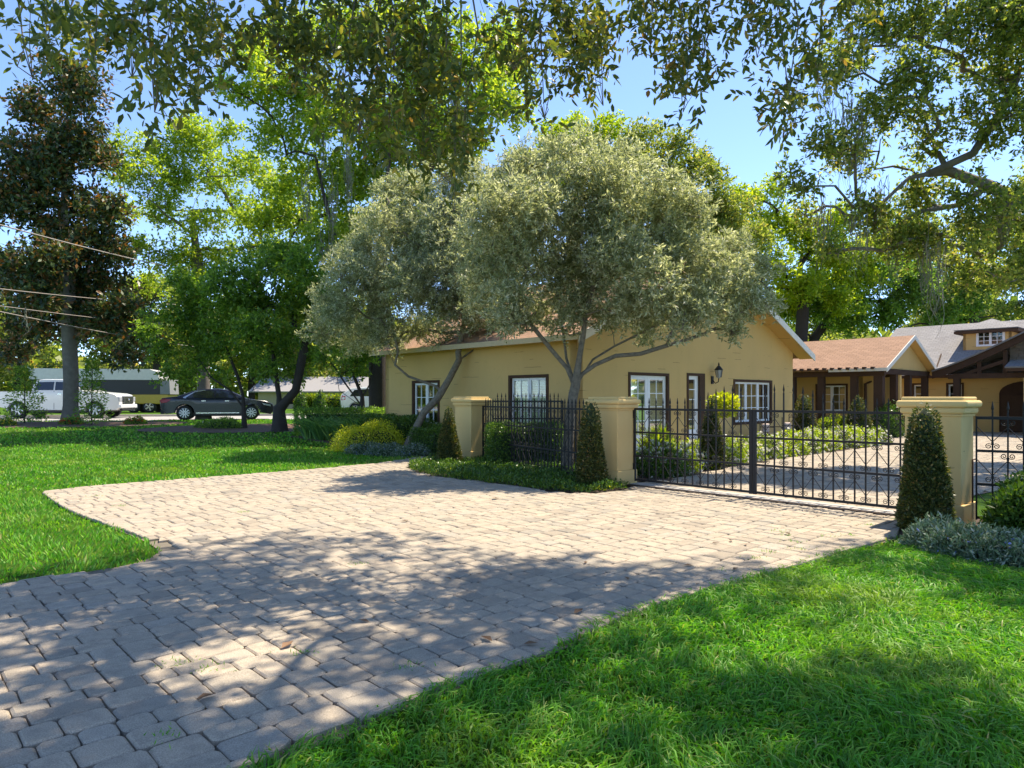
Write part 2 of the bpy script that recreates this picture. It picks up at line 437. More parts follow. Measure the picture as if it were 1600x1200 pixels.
left_edge = smooth_line([(-2.4, 19.0), (-2.75, 18.1), gnd(620, 719), gnd(560, 726), gnd(450, 735), gnd(300, 747), gnd(160, 757), gnd(68, 767)], 3) + \
    smooth_line([gnd(66, 769), gnd(90, 786), gnd(120, 801), gnd(180, 823), gnd(215, 836), gnd(240, 849), gnd(246, 858), gnd(230, 868), gnd(200, 877), gnd(130, 889), gnd(0, 911), (-6.2, 3.5), (-9, -2)], 3)
DRIVE = right_edge + inner_right + bed_edge + island_edge + left_edge

xs = np.unique(np.concatenate([[-900, -500, -300, -200, -140, -100, -80], np.arange(-65, 66, 1.0), [80, 100, 140, 200, 300, 500, 900]]))
ys = np.unique(np.concatenate([[-400, -200, -100, -50, -25], np.arange(-12, 80, 1.0), [90, 110, 150, 220, 350, 600, 1000]]))
GX, GY = np.meshgrid(xs, ys)
GZ = gz(GX, GY)
GV = np.stack([GX.ravel(), GY.ravel(), GZ.ravel()], 1)
nx, ny = len(xs), len(ys)
ii, jj = np.meshgrid(np.arange(nx - 1), np.arange(ny - 1))
b0 = (jj * nx + ii).ravel()
o = link('ground', np_mesh('ground', GV, np.stack([b0, b0 + 1, b0 + nx + 1, b0 + nx], 1), M['turf'], True))
tag(o, kind='structure')

# street beyond the left lawn with a raised kerb on its far side
SD = Vector((0.97, 0.243, 0)).normalized(); SN = Vector((-SD.y, SD.x, 0))
def sp(t, s): return SD * t + SN * s
def strip(name, m, s0, s1, z0, z1, t0=-90, t1=9):
    mb = MB()
    mb.obox(sp(0, 0), SD, SN, (t0, t1), (s0, s1), (z0, z1))
    return tag(mb.build(name, m), kind='structure')
S0 = 35.0                                        # near edge of the street
strip('road', M['asphalt'], S0, S0 + 7.0, 0.2, 0.515)
strip('kerb', M['concrete'], S0 + 7.0, S0 + 7.25, 0.2, 0.63)
strip('verge', M['turf'], S0 + 7.25, S0 + 30, 0.2, 0.61)

# mulch beds: thin sheets over the ground
def sheet(name, poly, m, dz=0.01, flat=None, parent=None, kind='structure'):
    bm = bmesh.new()
    vs = [bm.verts.new((x, y, 0)) for x, y in poly]
    f = bm.faces.new(vs)
    if f.normal.z < 0: f.normal_flip()
    bmesh.ops.triangulate(bm, faces=bm.faces[:])
    if flat is None:
        for _ in range(3):
            bmesh.ops.subdivide_edges(bm, edges=[e for e in bm.edges if e.calc_length() > 0.9], cuts=1, use_grid_fill=True)
            bmesh.ops.triangulate(bm, faces=[q for q in bm.faces if len(q.verts) > 3])
    for v in bm.verts:
        v.co.z = flat if flat is not None else float(gz(v.co.x, v.co.y)) + dz
    bm.normal_update()
    for q in bm.faces:
        if q.normal.z < 0: q.normal_flip()
    me = bpy.data.meshes.new(name); bm.to_mesh(me); bm.free(); me.materials.append(m)
    o = link(name, me, parent)
    if kind: tag(o, kind=kind)
    return o
def ell(cx, cy, rx, ry, rot=0.0, n=28, wob=0.08):
    return [(cx + (math.cos(t) * rx * math.cos(rot) - math.sin(t) * ry * math.sin(rot)) * (1 + wob * math.sin(3 * t + cx)),
             cy + (math.cos(t) * rx * math.sin(rot) + math.sin(t) * ry * math.cos(rot)) * (1 + wob * math.sin(3 * t + cx))) for t in [2 * math.pi * k / n for k in range(n)]]
BED_STREET = ell(-20.5, 28.2, 7.5, 1.9, 0.2)
BED_TREES = ell(-9.8, 27.6, 4.6, 1.8, 0.2)
BED_HOUSE = [(-8.0, 24.9), (-7.0, 23.9), (-5.4, 22.3), (-4.5, 20.2), (-3.3, 18.9), (-2.6, 18.95), (-2.1, 18.5), (-1.2, 17.9), (-0.2, 17.6), (1.2, 17.2), (-4.2, 24.2), (-6.5, 25.6)]
BED_ISLAND = [tuple(p) for p in island_edge] + [(-1.2, 18.0), (0.2, 17.2), (1.5, 15.5), (2.0, 13.6)]
BED_COURT = [tuple(p) for p in bed_edge] + [(1.95, 13.5), (1.5, 15.6), (1.75, 17.3), (10.0, 24.9), (12.2, 26.6)]
BED_RIGHT = smooth_line([gnd(1402, 836), gnd(1440, 848), gnd(1520, 872), gnd(1600, 890), (6.2, 6.1), (7.4, 6.6)], 3) + [(8.2, 8.0), (7.3, 8.9), (6.1, 9.6), (5.2, 9.2)]
for nm, poly in (('street_bed', BED_STREET), ('tree_bed', BED_TREES), ('house_bed', BED_HOUSE)):
    sheet('mulch_' + nm, poly, M['mulch'], 0.02)
for nm, poly in (('island_bed', BED_ISLAND), ('court_bed', BED_COURT), ('gate_bed', BED_RIGHT)):
    sheet('mulch_' + nm, poly, M['soil'], 0.0, flat=-0.02)

# the drive: bedding sheet, then pavers cut to its outline
drive = sheet('driveway', DRIVE, M['sand'], flat=-0.034)
EDG = np.array([(*DRIVE[i], *DRIVE[(i + 1) % len(DRIVE)]) for i in range(len(DRIVE))])
area2 = sum(a[0] * b[1] - b[0] * a[1] for a, b in zip(DRIVE, DRIVE[1:] + DRIVE[:1]))
SGN = 1 if area2 > 0 else -1
def clip_half(poly, p, n):
    out = []
    for i in range(len(poly)):
        a, b = poly[i], poly[(i + 1) % len(poly)]
        da = (a[0] - p[0]) * n[0] + (a[1] - p[1]) * n[1]; db = (b[0] - p[0]) * n[0] + (b[1] - p[1]) * n[1]
        if da >= 0: out.append(a)
        if (da >= 0) != (db >= 0):
            t = da / (da - db); out.append((a[0] + (b[0] - a[0]) * t, a[1] + (b[1] - a[1]) * t))
    return out
def to_xy(a, b): return (AX.x * a + BX.x * b, AX.y * a + BX.y * b)
prnd = random.Random(11)
def tile_layout(a0, a1, b0, b1):
    """bands along B; in each short section a wide and a narrow course swap places"""
    res = []
    a = a0
    WID = {0.225: (0.225, 0.225, 0.165, 0.285), 0.165: (0.225, 0.165, 0.285, 0.225)}
    while a < a1:
        b = b0 - prnd.random() * 0.6
        while b < b1:
            sec = prnd.choice((0.625, 0.78, 0.47, 0.625))
            rows = (0.225, 0.165) if prnd.random() < 0.5 else (0.165, 0.225)
            aa = a
            for h in rows:
                rest = sec; bb = b
                while rest > 0.01:
                    w = prnd.choice(WID[h])
                    if rest - w < 0.12: w = rest
                    if w > 0.36: w = rest / 2
                    res.append((aa, bb, h, w)); bb += w; rest -= w
                aa += h
            b += sec
        a += 0.39
    return res
SZ = 0.034
def paver_shape(w, h, seed, k=3):
    """rounded, slightly uneven block: outline, chamfer, top"""
    r = random.Random(seed)
    g = 0.0032
    x0, x1, y0, y1 = -w / 2 + g, w / 2 - g, -h / 2 + g, h / 2 - g
    rc = 0.026
    P = []
    for cx, cy, t0 in ((x1, y1, 0), (x0, y1, 90), (x0, y0, 180), (x1, y0, 270)):
        sx = -1 if cx > 0 else 1; sy = -1 if cy > 0 else 1
        R = rc * r.uniform(0.6, 1.5)
        for q in range(k):
            t = math.radians(t0 + 90 * q / max(1, k - 1)) if k > 1 else math.radians(t0 + 45)
            P.append((cx + sx * R + math.cos(t) * R + r.uniform(-.003, .003), cy + sy * R + math.sin(t) * R + r.uniform(-.003, .003)))
    return P
def paver_geo(P, mb, origin=(0, 0), ztop=0.0, tilt=(0, 0)):
    n = len(P)
    cx = sum(p[0] for p in P) / n; cy = sum(p[1] for p in P) / n
    def z(x, y): return ztop + (x - cx) * tilt[0] + (y - cy) * tilt[1]
    top = []
    for x, y in P:
        d = math.hypot(x - cx, y - cy) or 1
        f = max(0.3, (d - 0.016) / d)
        top.append((cx + (x - cx) * f, cy + (y - cy) * f))
    V = [(x, y, z(x, y)) for x, y in top] + [(x, y, z(x, y) - 0.010) for x, y in P] + [(x, y, -SZ) for x, y in P]
    F = [tuple(range(n))] + [(n + i, n + (i + 1) % n, (i + 1) % n, i) for i in range(n)] + [(2 * n + i, 2 * n + (i + 1) % n, n + (i + 1) % n, n + i) for i in range(n)]
    mb.add(V, F)
BORDER = 0.0
cand = []
for (a, b, h, w) in tile_layout(-9, 40, -9, 46):
    cx, cy = to_xy(a + h / 2, b + w / 2)
    cand.append((cx, cy, a, b, h, w))
CX = np.array([c[0] for c in cand]); CY = np.array([c[1] for c in cand])
vis = (CY > 1.6) & (np.abs(CX) < 0.80 * CY + 1.8)
near_d = np.full(len(cand), 9.0)
for e in EDG:
    d = np.array([e[2] - e[0], e[3] - e[1]]); L = np.hypot(*d) + 1e-9
    t = np.clip(((CX - e[0]) * d[0] + (CY - e[1]) * d[1]) / L ** 2, 0, 1)
    near_d = np.minimum(near_d, np.hypot(CX - e[0] - t * d[0], CY - e[1] - t * d[1]))
ins = inside(DRIVE, CX, CY)
full, cut = [], []
for i, c in enumerate(cand):
    if not vis[i]: continue
    if ins[i] and near_d[i] > 0.20: full.append(c)
    elif (ins[i] or near_d[i] < 0.15) and c[1] < 13: cut.append(c)
    elif ins[i]: full.append(c)
full.sort(key=lambda c: c[1] + (3 if abs(c[0]) > 0.74 * c[1] else 0))
ANG = math.atan2(BX.y, BX.x)
shapes = {}
pm = MB()
solo = 0
for (cx, cy, a, b, h, w) in full:
    k = 3 if cy < 9 else (2 if cy < 13 else 1)
    dz = prnd.uniform(-0.005, 0.0025); ti = (prnd.uniform(-.02, .02), prnd.uniform(-.02, .02))
    if solo < 300 and abs(cx) < 0.735 * cy + 0.1 and cy > 2.75:
        key = (round(w, 3), h, prnd.randrange(4))
        if key not in shapes:
            q = MB(); paver_geo(paver_shape(w, h, hash(key) & 0xffff, 4), q)
            shapes[key] = q.mesh('paver', M['paver'])
        o = link('paver', shapes[key], drive, (cx, cy, dz), ANG + prnd.uniform(-.012, .012))
        o.rotation_euler = (ti[0], ti[1], ANG + prnd.uniform(-.012, .012)) 
        solo += 1
    else:
        P = paver_shape(w, h, prnd.random(), k)
        ca, sa = math.cos(ANG + prnd.uniform(-.01, .01)), math.sin(ANG)
        P = [(cx + x * ca - y * sa, cy + x * sa + y * ca) for x, y in P]
        paver_geo(P, pm, ztop=dz, tilt=ti)
for (cx, cy, a, b, h, w) in cut:
    P = [to_xy(a + .004, b + .004), to_xy(a + .004, b + w - .004), to_xy(a + h - .004, b + w - .004), to_xy(a + h - .004, b + .004)]
    order = sum(p[0] * q[1] - q[0] * p[1] for p, q in zip(P, P[1:] + P[:1]))
    if order < 0: P.reverse()
    D = [(np.hypot(*(np.array([cx - (e[0] + e[2]) / 2, cy - (e[1] + e[3]) / 2]))), e, 0.004) for i, e in enumerate(EDG)]
    for dist, e, bw in D:
        L = math.hypot(e[2] - e[0], e[3] - e[1])
        if L < 1e-6 or dist > L / 2 + 0.55: continue
        nrm = (-(e[3] - e[1]) / L * SGN, (e[2] - e[0]) / L * SGN)
        P = clip_half(P, (e[0] + nrm[0] * bw, e[1] + nrm[1] * bw), nrm)
        if len(P) < 3: break
    if len(P) >= 3:
        ar = abs(sum(p[0] * q[1] - q[0] * p[1] for p, q in zip(P, P[1:] + P[:1]))) / 2
        if ar > 0.004: paver_geo(P, pm, ztop=prnd.uniform(-.004, .001))
o = pm.build('smaller_pavers', M['paver'], drive); tag(o, kind='stuff')
# threshold strip under the gate
GATE0 = Vector((2.25, 12.9, 0)); GDIR = -AX
mb = MB(); mb.obox(GATE0 - BX * 0.02, GDIR, BX, (-0.02, 4.78), (-0.13, 0.13), (-0.03, 0.012))
tag(mb.build('gate_threshold', M['concrete']), kind='structure')
mb = MB(); mb.obox(GATE0 - BX * 0.02, GDIR, BX, (0.0, 4.76), (-0.27, -0.135), (-0.03, 0.006))  # darker band along the outer side of the threshold
tag(mb.build('gate_threshold_band', M['soil']), kind='structure')

# ------------------------------------------------------------------ leaves
def unit(v): return v / (np.linalg.norm(v, axis=1, keepdims=True) + 1e-9)
def leaves(P, D, L, W, rng, up=0.8, fold=0.12, shape=4, curl=0.0):
    n = len(P)
    L = np.broadcast_to(np.asarray(L, float), (n,))[:, None]; W = np.broadcast_to(np.asarray(W, float), (n,))[:, None]
    D = unit(D)
    R = rng.normal(size=(n, 3)) * 0.6 + np.array([0, 0, up])
    S = unit(np.cross(D, R)); N = np.cross(S, D)
    if shape == 4:
        m = P + D * L * 0.45
        V = np.stack([P, m + S * W / 2 + N * W * fold, P + D * L, m - S * W / 2 + N * W * fold], 1).reshape(-1, 3)
        F = np.arange(n * 4).reshape(n, 4)
    elif shape == 3:
        V = np.stack([P - S * W / 2, P + S * W / 2, P + D * L], 1).reshape(-1, 3)
        F = np.arange(n * 3).reshape(n, 3)
    elif shape == 6:
        tip = P + D * L - N * L * curl
        a = P + D * L * 0.32; b = P + D * L * 0.72 - N * L * curl * 0.4
        V = np.stack([P, a + S * W / 2 + N * W * fold, b + S * W * 0.42 + N * W * fold, tip, b - S * W * 0.42 + N * W * fold, a - S * W / 2 + N * W * fold], 1).reshape(-1, 3)
        i = np.arange(n)[:, None] * 6
        F = np.concatenate([i + np.array([[0, 1, 2, 3]]), i + np.array([[0, 3, 4, 5]])], 0)
    elif shape == 5:                             # arching blade: base pair, mid pair, tip
        m = P + D * L * 0.55 + N * 0; bend = np.array([0, 0, -1.0])
        out = unit(D * np.array([1, 1, 0]) + rng.normal(size=(n, 3)) * np.array([.05, .05, 0]))
        tip = P + D * L * 0.85 + out * L * curl + bend * L * curl * 0.6
        V = np.stack([P - S * W / 2, P + S * W / 2, m + S * W * 0.42, tip + S * W * 0.04, tip - S * W * 0.04, m - S * W * 0.42], 1).reshape(-1, 3)
        i = np.arange(n)[:, None] * 6
        F = np.concatenate([i + np.array([[0, 1, 2, 5]]), i + np.array([[5, 2, 3, 4]])], 0)
    return V, F
def leaf_obj(name, P, D, L, W, m, parent, rng=RNG, **kw):
    V, F = leaves(P, D, L, W, rng, **kw)
    w = OFF[parent].copy() if parent is not None else Vector((0, 0, 0))
    return link(name, np_mesh(name, V - np.array(w), F, m), parent, w)

# ------------------------------------------------------------------ grass
BEDS = [BED_STREET, BED_TREES, BED_HOUSE, BED_ISLAND, BED_COURT, BED_RIGHT]
def lawn_points(n, y0, y1, side, rng=RNG):
    Y = np.sqrt(rng.uniform(y0 ** 2, y1 ** 2, n)) if y0 > 0 else rng.uniform(y0, y1, n)
    X = rng.uniform(-1, 1, n) * (0.80 * np.abs(Y) + 1.8)
    ok = ~inside(DRIVE, X + (.045 if side == 'right' else -.04), Y - (.055 if side == 'right' else -.02))     # blades creep over the edge
    for b in BEDS: ok &= ~inside(b, X, Y)
    s = -0.243 * X + 0.97 * Y
    ok &= s < S0 - 0.2
    a = (X - GATE0.x) * BX.x + (Y - GATE0.y) * BX.y
    if side == 'right': ok &= (X > -3.0) & (a < 0.2) & (Y < 10.5)
    else: ok &= (X < -1.4) & (X + Y * 0.115 < 0.2)
    return X[ok], Y[ok]
def grass(name, specs, side, label):
    Vs, Fs, base = [], [], 0
    for (n, y0, y1, L, W) in specs:
        X, Y = lawn_points(n, y0, y1, side)
        k = len(X)
        tilt = 0.75 if L > 0.05 else 0.6
        th = RNG.uniform(0, 2 * np.pi, k)
        patch = np.sin(X * 2.1 + 1.3 * np.sin(Y * 1.7)) * np.sin(Y * 2.6 + X)          # tufts lean together
        th = np.where(RNG.random(k) < 0.45, patch * 3 + 1.0, th)
        D = np.stack([np.cos(th) * tilt, np.sin(th) * tilt, np.full(k, 1.0)], 1) * RNG.uniform(0.5, 1.2, (k, 1)) + RNG.normal(size=(k, 3)) * 0.25
        D[:, 2] = np.abs(D[:, 2]) + 0.15
        P = np.stack([X, Y, gz(X, Y) + 0.0], 1)
        LL = L * RNG.uniform(0.55, 1.25, k) * (1 + 0.25 * patch)
        V, F = leaves(P, D, LL, W * RNG.uniform(0.7, 1.3, k), RNG, up=0.0, shape=5 if L > .08 else 4, curl=0.32)
        Vs.append(V); Fs.append(F + base); base += len(V)
    o = link(name, np_mesh(name, np.concatenate(Vs), np.concatenate(Fs), M['grass']))
    tag(o, label, 'grass', kind='stuff')
grass('lawn_grass', [(60000, 1.8, 4.2, 0.11, 0.0085), (110000, 4.2, 7.5, 0.105, 0.010), (30000, 7.5, 10.5, 0.09, 0.013)], 'right', 'long green lawn grass in dappled shade at the right of the drive')
grass('lawn_grass', [(75000, 4.0, 12, 0.075, 0.016), (90000, 12, 21, 0.075, 0.03), (60000, 21, 36, 0.08, 0.055)], 'left', 'bright mown lawn stretching left of the drive to the street')

# ------------------------------------------------------------------ trees
def grow(trunk, r0, targets, rtip=0.012, rng=RNG, extra=(), curve=0.18, sides=6, expo=0.42):
    """trunk: list of points; extra: hand-laid limbs (lists of points, the first near an existing one);
    targets: crown clump centres that get a limb. Returns an MB with tapered connected limbs."""
    N, par = [], []
    def addnode(p, q):
        N.append(np.array(p, float)); par.append(q); return len(N) - 1
    def poly(pts, q, step=0.35):
        for a, b in zip(pts, pts[1:]):
            a, b = np.array(a, float), np.array(b, float)
            k = max(1, int(np.linalg.norm(b - a) / step))
            for t in range(1, k + 1): q = addnode(a + (b - a) * t / k, q)
        return q
    root = addnode(trunk[0], -1)
    poly(trunk, root)
    fork = len(N)
    for e in extra:
        A = np.array(N); q = int(np.argmin(np.linalg.norm(A - np.array(e[0]), axis=1)))
        poly([N[q]] + [np.array(p) for p in e[1:]], q)
    tz = trunk[-1][2] if hasattr(trunk[-1], '__len__') else trunk[-1].z
    lo = int(fork * 0.45)
    T = sorted([np.array(t, float) for t in targets], key=lambda t: np.linalg.norm(t - np.array(trunk[-1])))
    for t in T:
        A = np.array(N)
        d = np.linalg.norm(A - t, axis=1) + 0.9 * np.maximum(0, A[:, 2] - t[2])
        d[:lo] += 50
        q = int(np.argmin(d))
        a = N[q]; L = np.linalg.norm(t - a)
        k = max(2, int(L / 0.45))
        off = rng.normal(size=3) * L * curve * 0.5; off[2] += L * curve * 0.5
        for s in range(1, k + 1):
            u = s / k
            q = addnode(a + (t - a) * u + off * math.sin(math.pi * u) , q)
    n = len(N)
    cnt = np.zeros(n); kids = [[] for _ in range(n)]
    for i in range(n):
        if par[i] >= 0: kids[par[i]].append(i)
    for i in range(n - 1, -1, -1):
        cnt[i] = max(1, cnt[i])
        if par[i] >= 0: cnt[par[i]] += cnt[i] if kids[par[i]] else 0
    # count tips only
    tips = np.zeros(n)
    for i in range(n - 1, -1, -1):
        if not kids[i]: tips[i] = 1
        if par[i] >= 0: tips[par[i]] += tips[i]
    R = rtip * np.maximum(1, tips) ** expo
    R = np.minimum(R * (r0 / R[0]) ** np.clip(np.log(np.maximum(1, tips)) / max(1e-6, math.log(max(2, tips[0]))), 0, 1), r0)
    mb = MB()
    stack = [(0, [0])]
    while stack:
        i, chain = stack.pop()
        while kids[i]:
            ks = sorted(kids[i], key=lambda k: -tips[k])
            for k in ks[1:]: stack.append((k, [i, k]))
            i = ks[0]; chain.append(i)
        rr = [R[c] for c in chain]
        if len(chain) > 1 and par[chain[0]] != -1: rr[0] = min(rr[0], rr[1] * 1.25)
        if chain[0] == 0: rr[0] *= 1.45; rr[1] *= 1.15
        mb.tube([N[c] for c in chain], rr, sides if rr[min(1, len(rr) - 1)] > 0.03 else 4)
    return mb
def sub_clumps(clumps, rng, per=7, spread=0.85, size=0.36):
    """split each ball (centre, radius) into smaller balls near its skin, more of them on top"""
    C, R = [], []
    for c, r in clumps:
        k = max(3, int(per))
        d = unit(rng.normal(size=(k, 3)) + np.array([0, 0, 0.25]))
        rad = rng.uniform(0.35, 1.0, (k, 1)) * spread
        C.append(np.array(c) + d * rad * r * np.array([1, 1, 0.85])); R.append(np.full(k, r * size) * rng.uniform(0.7, 1.3, k))
    return np.concatenate(C), np.concatenate(R)
def sprays(C, R, dens, nleaf, L, rng, droop=0.0, flat=0.8):
    """sprays of leaves through the small balls: leaf base points and directions"""
    P, D = [], []
    n = np.maximum(2, (dens * R ** 2).astype(int))
    idx = np.repeat(np.arange(len(C)), n)
    m = len(idx)
    o = rng.normal(size=(m, 3)) * np.array([1, 1, flat])
    o = unit(o) * rng.uniform(0.25, 1.0, (m, 1)) ** 0.6 * 1.25
    pos = C[idx] + o * R[idx][:, None]
    ax = unit(o + rng.normal(size=(m, 3)) * 0.6 + np.array([0, 0, 0.15 - droop]))
    k = nleaf
    t = np.linspace(0, 1, k)[None, :, None]
    base = pos[:, None, :] + ax[:, None, :] * t * L * 1.6
    dr = ax[:, None, :] * 0.5 + rng.normal(size=(m, k, 3)) * 0.65 + np.array([0, 0, -droop * 0.5])
    return base.reshape(-1, 3), dr.reshape(-1, 3)
def moss_mesh(points, rng, m, name, parent, width=0.22, n=60):
    V, F = [], []
    for (p, length) in points:
        for s in range(n):
            q = np.array(p, float) + rng.normal(size=3) * np.array([width, width, 0.5 * length]) * 0.6
            ln = length * rng.uniform(0.2, 1.0) ** 1.3; w = rng.uniform(0.005, 0.014)
            th = rng.uniform(0, math.pi); dx = np.array([math.cos(th), math.sin(th), 0]) * w
            k = 6; b = len(V)
            for i in range(k + 1):
                u = i / k
                c = q + np.array([math.sin(u * (4 + s % 5) + s) * 0.10 * u, math.cos(u * (3 + s % 7) + s * 2) * 0.10 * u, -ln * u]) - (q - np.array(p)) * u * 0.5 * np.array([1, 1, 0])
                ww = dx * (1.1 - 0.9 * u) * (1 + 0.6 * math.sin(u * 23 + s * 3))
                V += [c - ww, c + ww]
            F += [(b + 2 * i, b + 2 * i + 1, b + 2 * i + 3, b + 2 * i + 2) for i in range(k)]
    w = OFF[parent]
    return link(name, np_mesh(name, np.array(V) - np.array(w), np.array(F), m), parent, w)
def tree(name, label, base, trunk, r0, clumps, leafm, L, W, dens, nleaf=6, barkm=None, per=7, size=0.36, extra=(), group=None, rtip=0.012,
         droop=0.0, shape=4, moss=None, seed=1, limb_share=1.0, spread=0.85, up=0.8, fold=0.12, cat='tree'):
    rng = np.random.default_rng(seed)
    C, R = sub_clumps(clumps, rng, per, spread, size)
    root = thing(name, label, cat, base, group=group)
    pick = C[rng.random(len(C)) < limb_share]
    tm = grow(trunk, r0, pick, rtip, rng, extra)
    tm.build('trunk', barkm or M['bark'], root)
    P, D = sprays(C, R, dens, nleaf, L, rng, droop)
    LL = L * rng.uniform(0.7, 1.25, len(P))
    leaf_obj('crown', P, D, LL, W * rng.uniform(0.75, 1.2, len(P)), leafm, root, rng, shape=shape, up=up, fold=fold)
    for ms in (moss or []): moss_mesh([ms], rng, M['moss'], 'moss', root)
    return root
def pxclumps(lst, Y, jit=1.2, seed=3, zmin=None):
    rng = np.random.default_rng(seed)
    out = []
    for c in lst:
        y = Y + (c[3] if len(c) > 3 else rng.uniform(-jit, jit))
        out.append((np.array(at(c[0], c[1], y)), c[2] / FPX * y))
    return out
def gp(px, Y):                                    # a point on the ground under a column of the view
    x = (px - 800) / FPX * Y
    return Vector((x, Y, float(gz(x, Y)) - 0.05))
def chain(Y, pts, wob=0.0):
    return [at(p[0], p[1], Y + (p[2] if len(p) > 2 else 0)) for p in pts]

# magnolia on the street bed
tree('magnolia_tree', 'tall dark magnolia with rusty leaves in front of the white pickup', gp(110, 30), [gp(110, 30)] + chain(30, [(111, 590), (108, 520), (105, 420), (100, 300), (105, 180)]), 0.33,
     pxclumps([(100,112,40),(130,150,48),(62,190,50),(125,215,50),(40,245,55),(100,270,55),(163,255,32),(30,310,55),(100,330,60),(158,335,36),(60,380,60),(130,390,60),(180,402,28),(30,440,60),(100,450,60),(160,450,50),(200,482,36),(40,505,45),(105,500,50),(170,515,45),(220,525,28),(15,555,28),(185,560,22),(-30,300,60),(-30,430,60),(45,430,50,-2.5),(60,480,40,-2.5),(90,410,35,-2.5)], 30, 1.0),
     M['magnolia'], 0.24, 0.11, 190, 6, M['bark'], per=8, seed=21, size=0.34, limb_share=0.4, up=0.5)
# airy oak at the left, sky between its boughs
tree('oak_tree', 'airy light green oak with open boughs between the magnolia and the tallest tree', gp(318, 33), [gp(318, 33)] + chain(33, [(318, 560), (312, 470), (305, 380), (300, 330)]), 0.30,
     pxclumps([(205,235,45),(262,222,50),(290,200,30),(320,228,46),(230,290,46),(290,295,46),(345,275,45),(395,268,40),(375,330,42),(325,355,42),(262,345,36),(215,385,26),(295,400,36),(400,395,42),(440,345,40),(180,270,30),(250,400,40),(340,410,40),(210,330,36),(420,300,40),(360,210,26),(170,330,26),(450,400,40),(300,450,36),(240,450,36)], 33, 1.6),
     M['oak_sun'], 0.17, 0.09, 230, 6, M['bark'], per=8, seed=22, size=0.30, limb_share=0.7, moss=[(at(438, 380, 32), 1.2), (at(405, 440, 32), 0.9)])
# the tallest oak, moss on its boughs
tree('oak_tree', 'tallest oak hung with moss rising behind the left olive tree', gp(591, 27.5), [gp(591, 27.5)] + chain(27.5, [(590, 560), (588, 470), (596, 380), (606, 280), (610, 200)]), 0.36,
     pxclumps([(425,125,58),(395,75,45),(475,60,58),(560,70,70),(640,50,66),(700,105,75),(760,85,55),(775,165,55),(640,170,85),(560,180,78),(480,190,66),(700,240,66),(610,270,80),(530,290,70),(455,290,52),(560,370,55),(500,380,55),(455,415,46),(515,450,50),(540,500,40),(360,140,30),(790,60,40),(800,120,36),(430,220,46),(470,350,46),(620,360,50),(740,200,46),(400,350,40),(480,470,44),(610,430,40)], 29, 2.2),
     M['oak_sun'], 0.19, 0.105, 200, 6, M['bark_dark'], per=9, seed=23, size=0.31, limb_share=0.5, extra=[chain(28, [(592, 480), (560, 430), (525, 380), (505, 300), (490, 230)]), chain(28, [(596, 400), (640, 320), (690, 230), (740, 150)])],
     moss=[(at(505, 200, 28), 2.6), (at(520, 330, 27), 3.0), (at(575, 190, 28), 2.2), (at(480, 300, 28), 2.0), (at(610, 300, 27), 2.2), (at(545, 250, 27), 2.4), (at(500, 400, 27), 2.0), (at(640, 260, 28), 1.6)])
# shade trees over the dark sedan
tree('shade_tree', 'thick-trunked leafy tree over the front of the dark sedan', gp(437, 26.5), [gp(437, 26.5)] + chain(26.5, [(436, 620), (430, 580), (425, 540)]), 0.24,
     pxclumps([(345,455,42),(395,440,48),(440,475,46),(350,520,38),(400,520,42),(452,535,38),(485,480,42),(482,425,38),(440,415,38),(425,575,18),(500,525,32),(378,480,38),(410,575,24),(460,580,20),(480,555,26)], 27, 1.2),
     M['dark_leaf'], 0.16, 0.085, 330, 6, M['bark_dark'], per=9, seed=24, size=0.33, limb_share=0.6, extra=[chain(26.5, [(436, 640), (462, 610), (470, 570), (480, 520)])])
tree('shade_tree', 'slender many-stemmed tree in front of the dark sedan doors', gp(382, 27.5), [gp(382, 27.5)] + chain(27.5, [(380, 620), (372, 590), (360, 560), (345, 520)]), 0.09,
     pxclumps([(258,500,36),(298,470,42),(298,535,38),(345,540,36),(252,545,26),(330,500,40),(395,560,26),(280,445,30),(300,585,22),(262,585,20),(345,588,18),(235,520,24),(320,560,30)], 28, 1.0),
     M['dark_leaf'], 0.16, 0.08, 330, 6, M['bark_dark'], per=7, seed=25, size=0.33, rtip=0.01, limb_share=0.5, extra=[chain(27.5, [(381, 640), (400, 600), (418, 570)]), chain(27.3, [(380, 642), (398, 615), (385, 560)]), chain(27.3, [(380, 640), (360, 610), (330, 590), (310, 560)])])
tree('small_tree', 'small dark many-stemmed tree beside the yellow house corner', gp(566, 25.5), [gp(566, 25.5)] + chain(25.5, [(566, 620), (558, 600), (548, 575)]), 0.10,
     pxclumps([(540,565,26),(570,555,28),(518,548,26),(560,585,16),(584,545,24),(500,565,20),(540,530,28),(575,520,26)], 25.5, 0.8),
     M['dark_leaf'], 0.14, 0.07, 330, 6, M['bark_dark'], per=6, seed=26, size=0.34, rtip=0.01, extra=[chain(25.5, [(566, 625), (578, 600), (582, 570)]), chain(25.6, [(566, 640), (540, 600), (520, 570), (502, 550)]), chain(25.4, [(566, 640), (530, 610), (524, 575)])])
